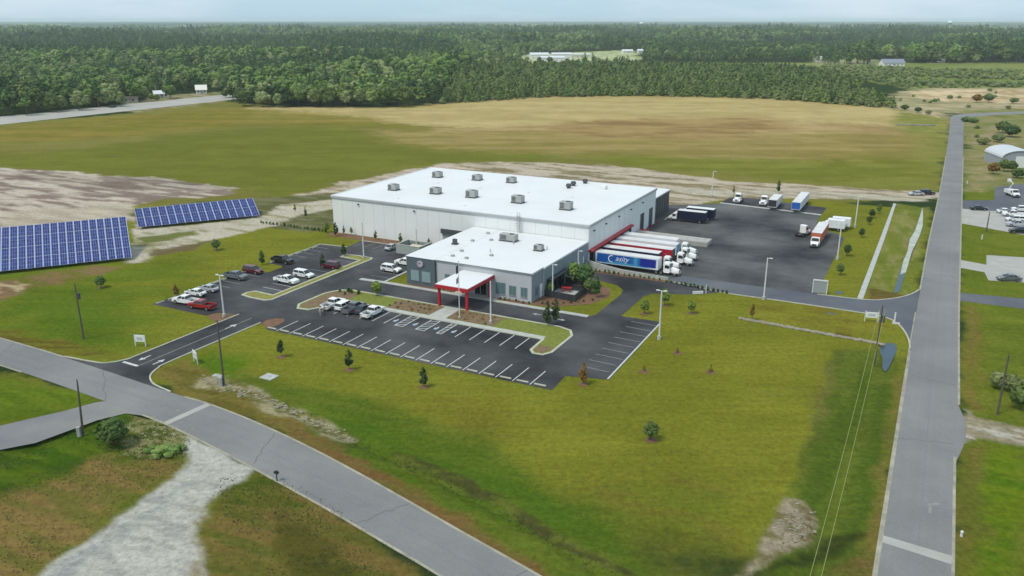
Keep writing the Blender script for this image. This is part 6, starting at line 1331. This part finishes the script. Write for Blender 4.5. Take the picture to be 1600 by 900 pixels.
wr_ = mat('house_white', (.72,.72,.68), .7, noise=.05); rg_ = mat('roof_grey', (.30,.31,.32), .7, noise=.1); rm = mat('roof_metal', (.62,.64,.66), .4, noise=.05)
gable('house', at(252,152), .5, 9, 7, 2.6, 4.4, wr_, rm, 'white house half hidden by the large light green tree near the highway')
gable('house', at(315,146), .35, 7, 7, 2.8, 5.8, wr_, mat('roof_cream', (.68,.66,.6), .7), 'small cream white house with steep roof beside the highway')
gable('shed', at(202,160), .5, 10, 6, 2.6, 3.6, mat('shed_tan', (.42,.40,.33), .8), mat('roof_brown', (.08,.07,.06), .8), 'low brown roofed shed at the edge of the highway under the trees', 'shed', 2)
gable('industrial_building', at(842,92), .1, 24, 18, 6, 8, wr_, rm, 'white industrial hall at the left end of the far clearing', 'hall', 4)
gable('industrial_building', at(862,96), .1, 30, 14, 5, 6.5, wr_, rm, 'long low white hall in the middle of the far clearing', 'hall', 5)
gable('industrial_building', at(877,92), .1, 26, 16, 6.5, 8, wr_, rm, 'white hall right of the middle in the far clearing', 'hall', 4)
gable('industrial_building', at(905,90), .1, 30, 12, 4.5, 5.5, mat('hall_cream', (.62,.58,.48), .7), rm, 'low cream shed row at the right of the far clearing', 'hall', 4)
gable('house', at(803,93), .2, 9, 8, 3.5, 6, wr_, rm, 'small white house left of the far industrial clearing')
gable('house', at(980,83), .1, 16, 9, 3.5, 5.5, wr_, rm, 'pale house between the woods right of the far clearing')
gable('house', at(1000,83), .1, 8, 8, 4, 6, wr_, rm, 'tiny white house at the wood edge right of the pale one')
gable('house', at(1290,97), 0, 22, 12, 3.5, 7, mat('house_tan', (.5,.47,.42), .8), mat('roof_tan', (.42,.38,.36), .8), 'wide tan house at the far side of the open scrub')
gable('house', at(1393,103), 0, 24, 12, 3.6, 7.5, wr_, mat('roof_slate', (.20,.23,.28), .7), 'wide white house with slate grey roof before the dark woods', wins=5)
gable('house', at(1470,97), 0, 7, 6, 3, 4.5, wr_, rm, 'tiny white building at the wood edge on the right')
b = MB(); b.tube((0,0,0),(0,0,34),1.5,1.2,n=10)
for q, hh, lab in ((at(1002,44),42,'tiny white water tower on the horizon near the middle'),(at(1483,45),46,'white water tower on the horizon at the right')):
    o = empty('water_tower', (q.x*.62, q.y*.62, 0), 0, lab, 'water tower')
    b = MB(); b.tube((0,0,0),(0,0,hh-10),1.6,1.3,n=10); part(b, 'shaft', M('trim_white'), o); b = MB(); b.blob((0,0,hh-6), 8.5, 2, 0, sz=(1,1,.7)); part(b, 'tank', M('trim_white'), o)
# grey round-roofed barn at the right edge
o = empty('barn', at(1592,262), R(-8), 'large grey barn with rounded roof and pale door at the right edge', 'barn')
n = 12; pr = [(-6*math.cos(math.pi*k/n), 3.2+2.6*math.sin(math.pi*k/n)) for k in range(n+1)]
b = MB(); pf = [(-6,0)]+pr+[(6,0)]; b.prism(pf, 0, 15); part(b, 'wall', mat('barn_grey', (.30,.32,.35), .6, noise=.08), o)
b = MB(); vs = []; 
for y_ in (-.3, 15.3):
    for q in pr: vs.append((q[0]*1.03, y_, q[1]+.15))
    for q in pr: vs.append((q[0]*1.0, y_, q[1]+.02))
m_ = n+1; fs = []
for k in range(n): fs += [(k,k+1,2*m_+k+1,2*m_+k),(k,m_+k,m_+k+1,k+1),(2*m_+k,2*m_+k+1,3*m_+k+1,3*m_+k)]
b.add(vs, fs); part(b, 'roof', mat('barn_roof', (.52,.55,.58), .45, noise=.06), o)
b = MB(); b.box(-1.5,4.0,-.08,0,0,3.9); part(b, 'door', M('trim_white'), o)
# pale slab row in the field corner
slab_ = MB(); slab_.box(-9,9,-.9,.9,0,.5); o = slab_.build('stone_pile', mat('pile_grey', px((150,148,140)), .9, noise=.4, nscale=.6), loc=at(1431,196), rz=-.08, label='long low grey pile of material in the far corner of the dry field', cat='pile')
# ------------------------------------------------------------------ haze
hz = MB(); hz.box(-20500, 20500, -600, 20500, -3, 62)
hm = bpy.data.materials.new('haze'); hm.use_nodes = True; nt = hm.node_tree; nt.nodes.clear(); out = nd(nt, 'ShaderNodeOutputMaterial'); pv = nd(nt, 'ShaderNodeVolumePrincipled')
pv.inputs['Color'].default_value = (.82,.93,1,1); pv.inputs['Density'].default_value = 8.5e-5; pv.inputs['Anisotropy'].default_value = 0.0
nt.links.new(pv.outputs[0], out.inputs['Volume'])
hz.build('haze', hm, kind='stuff')
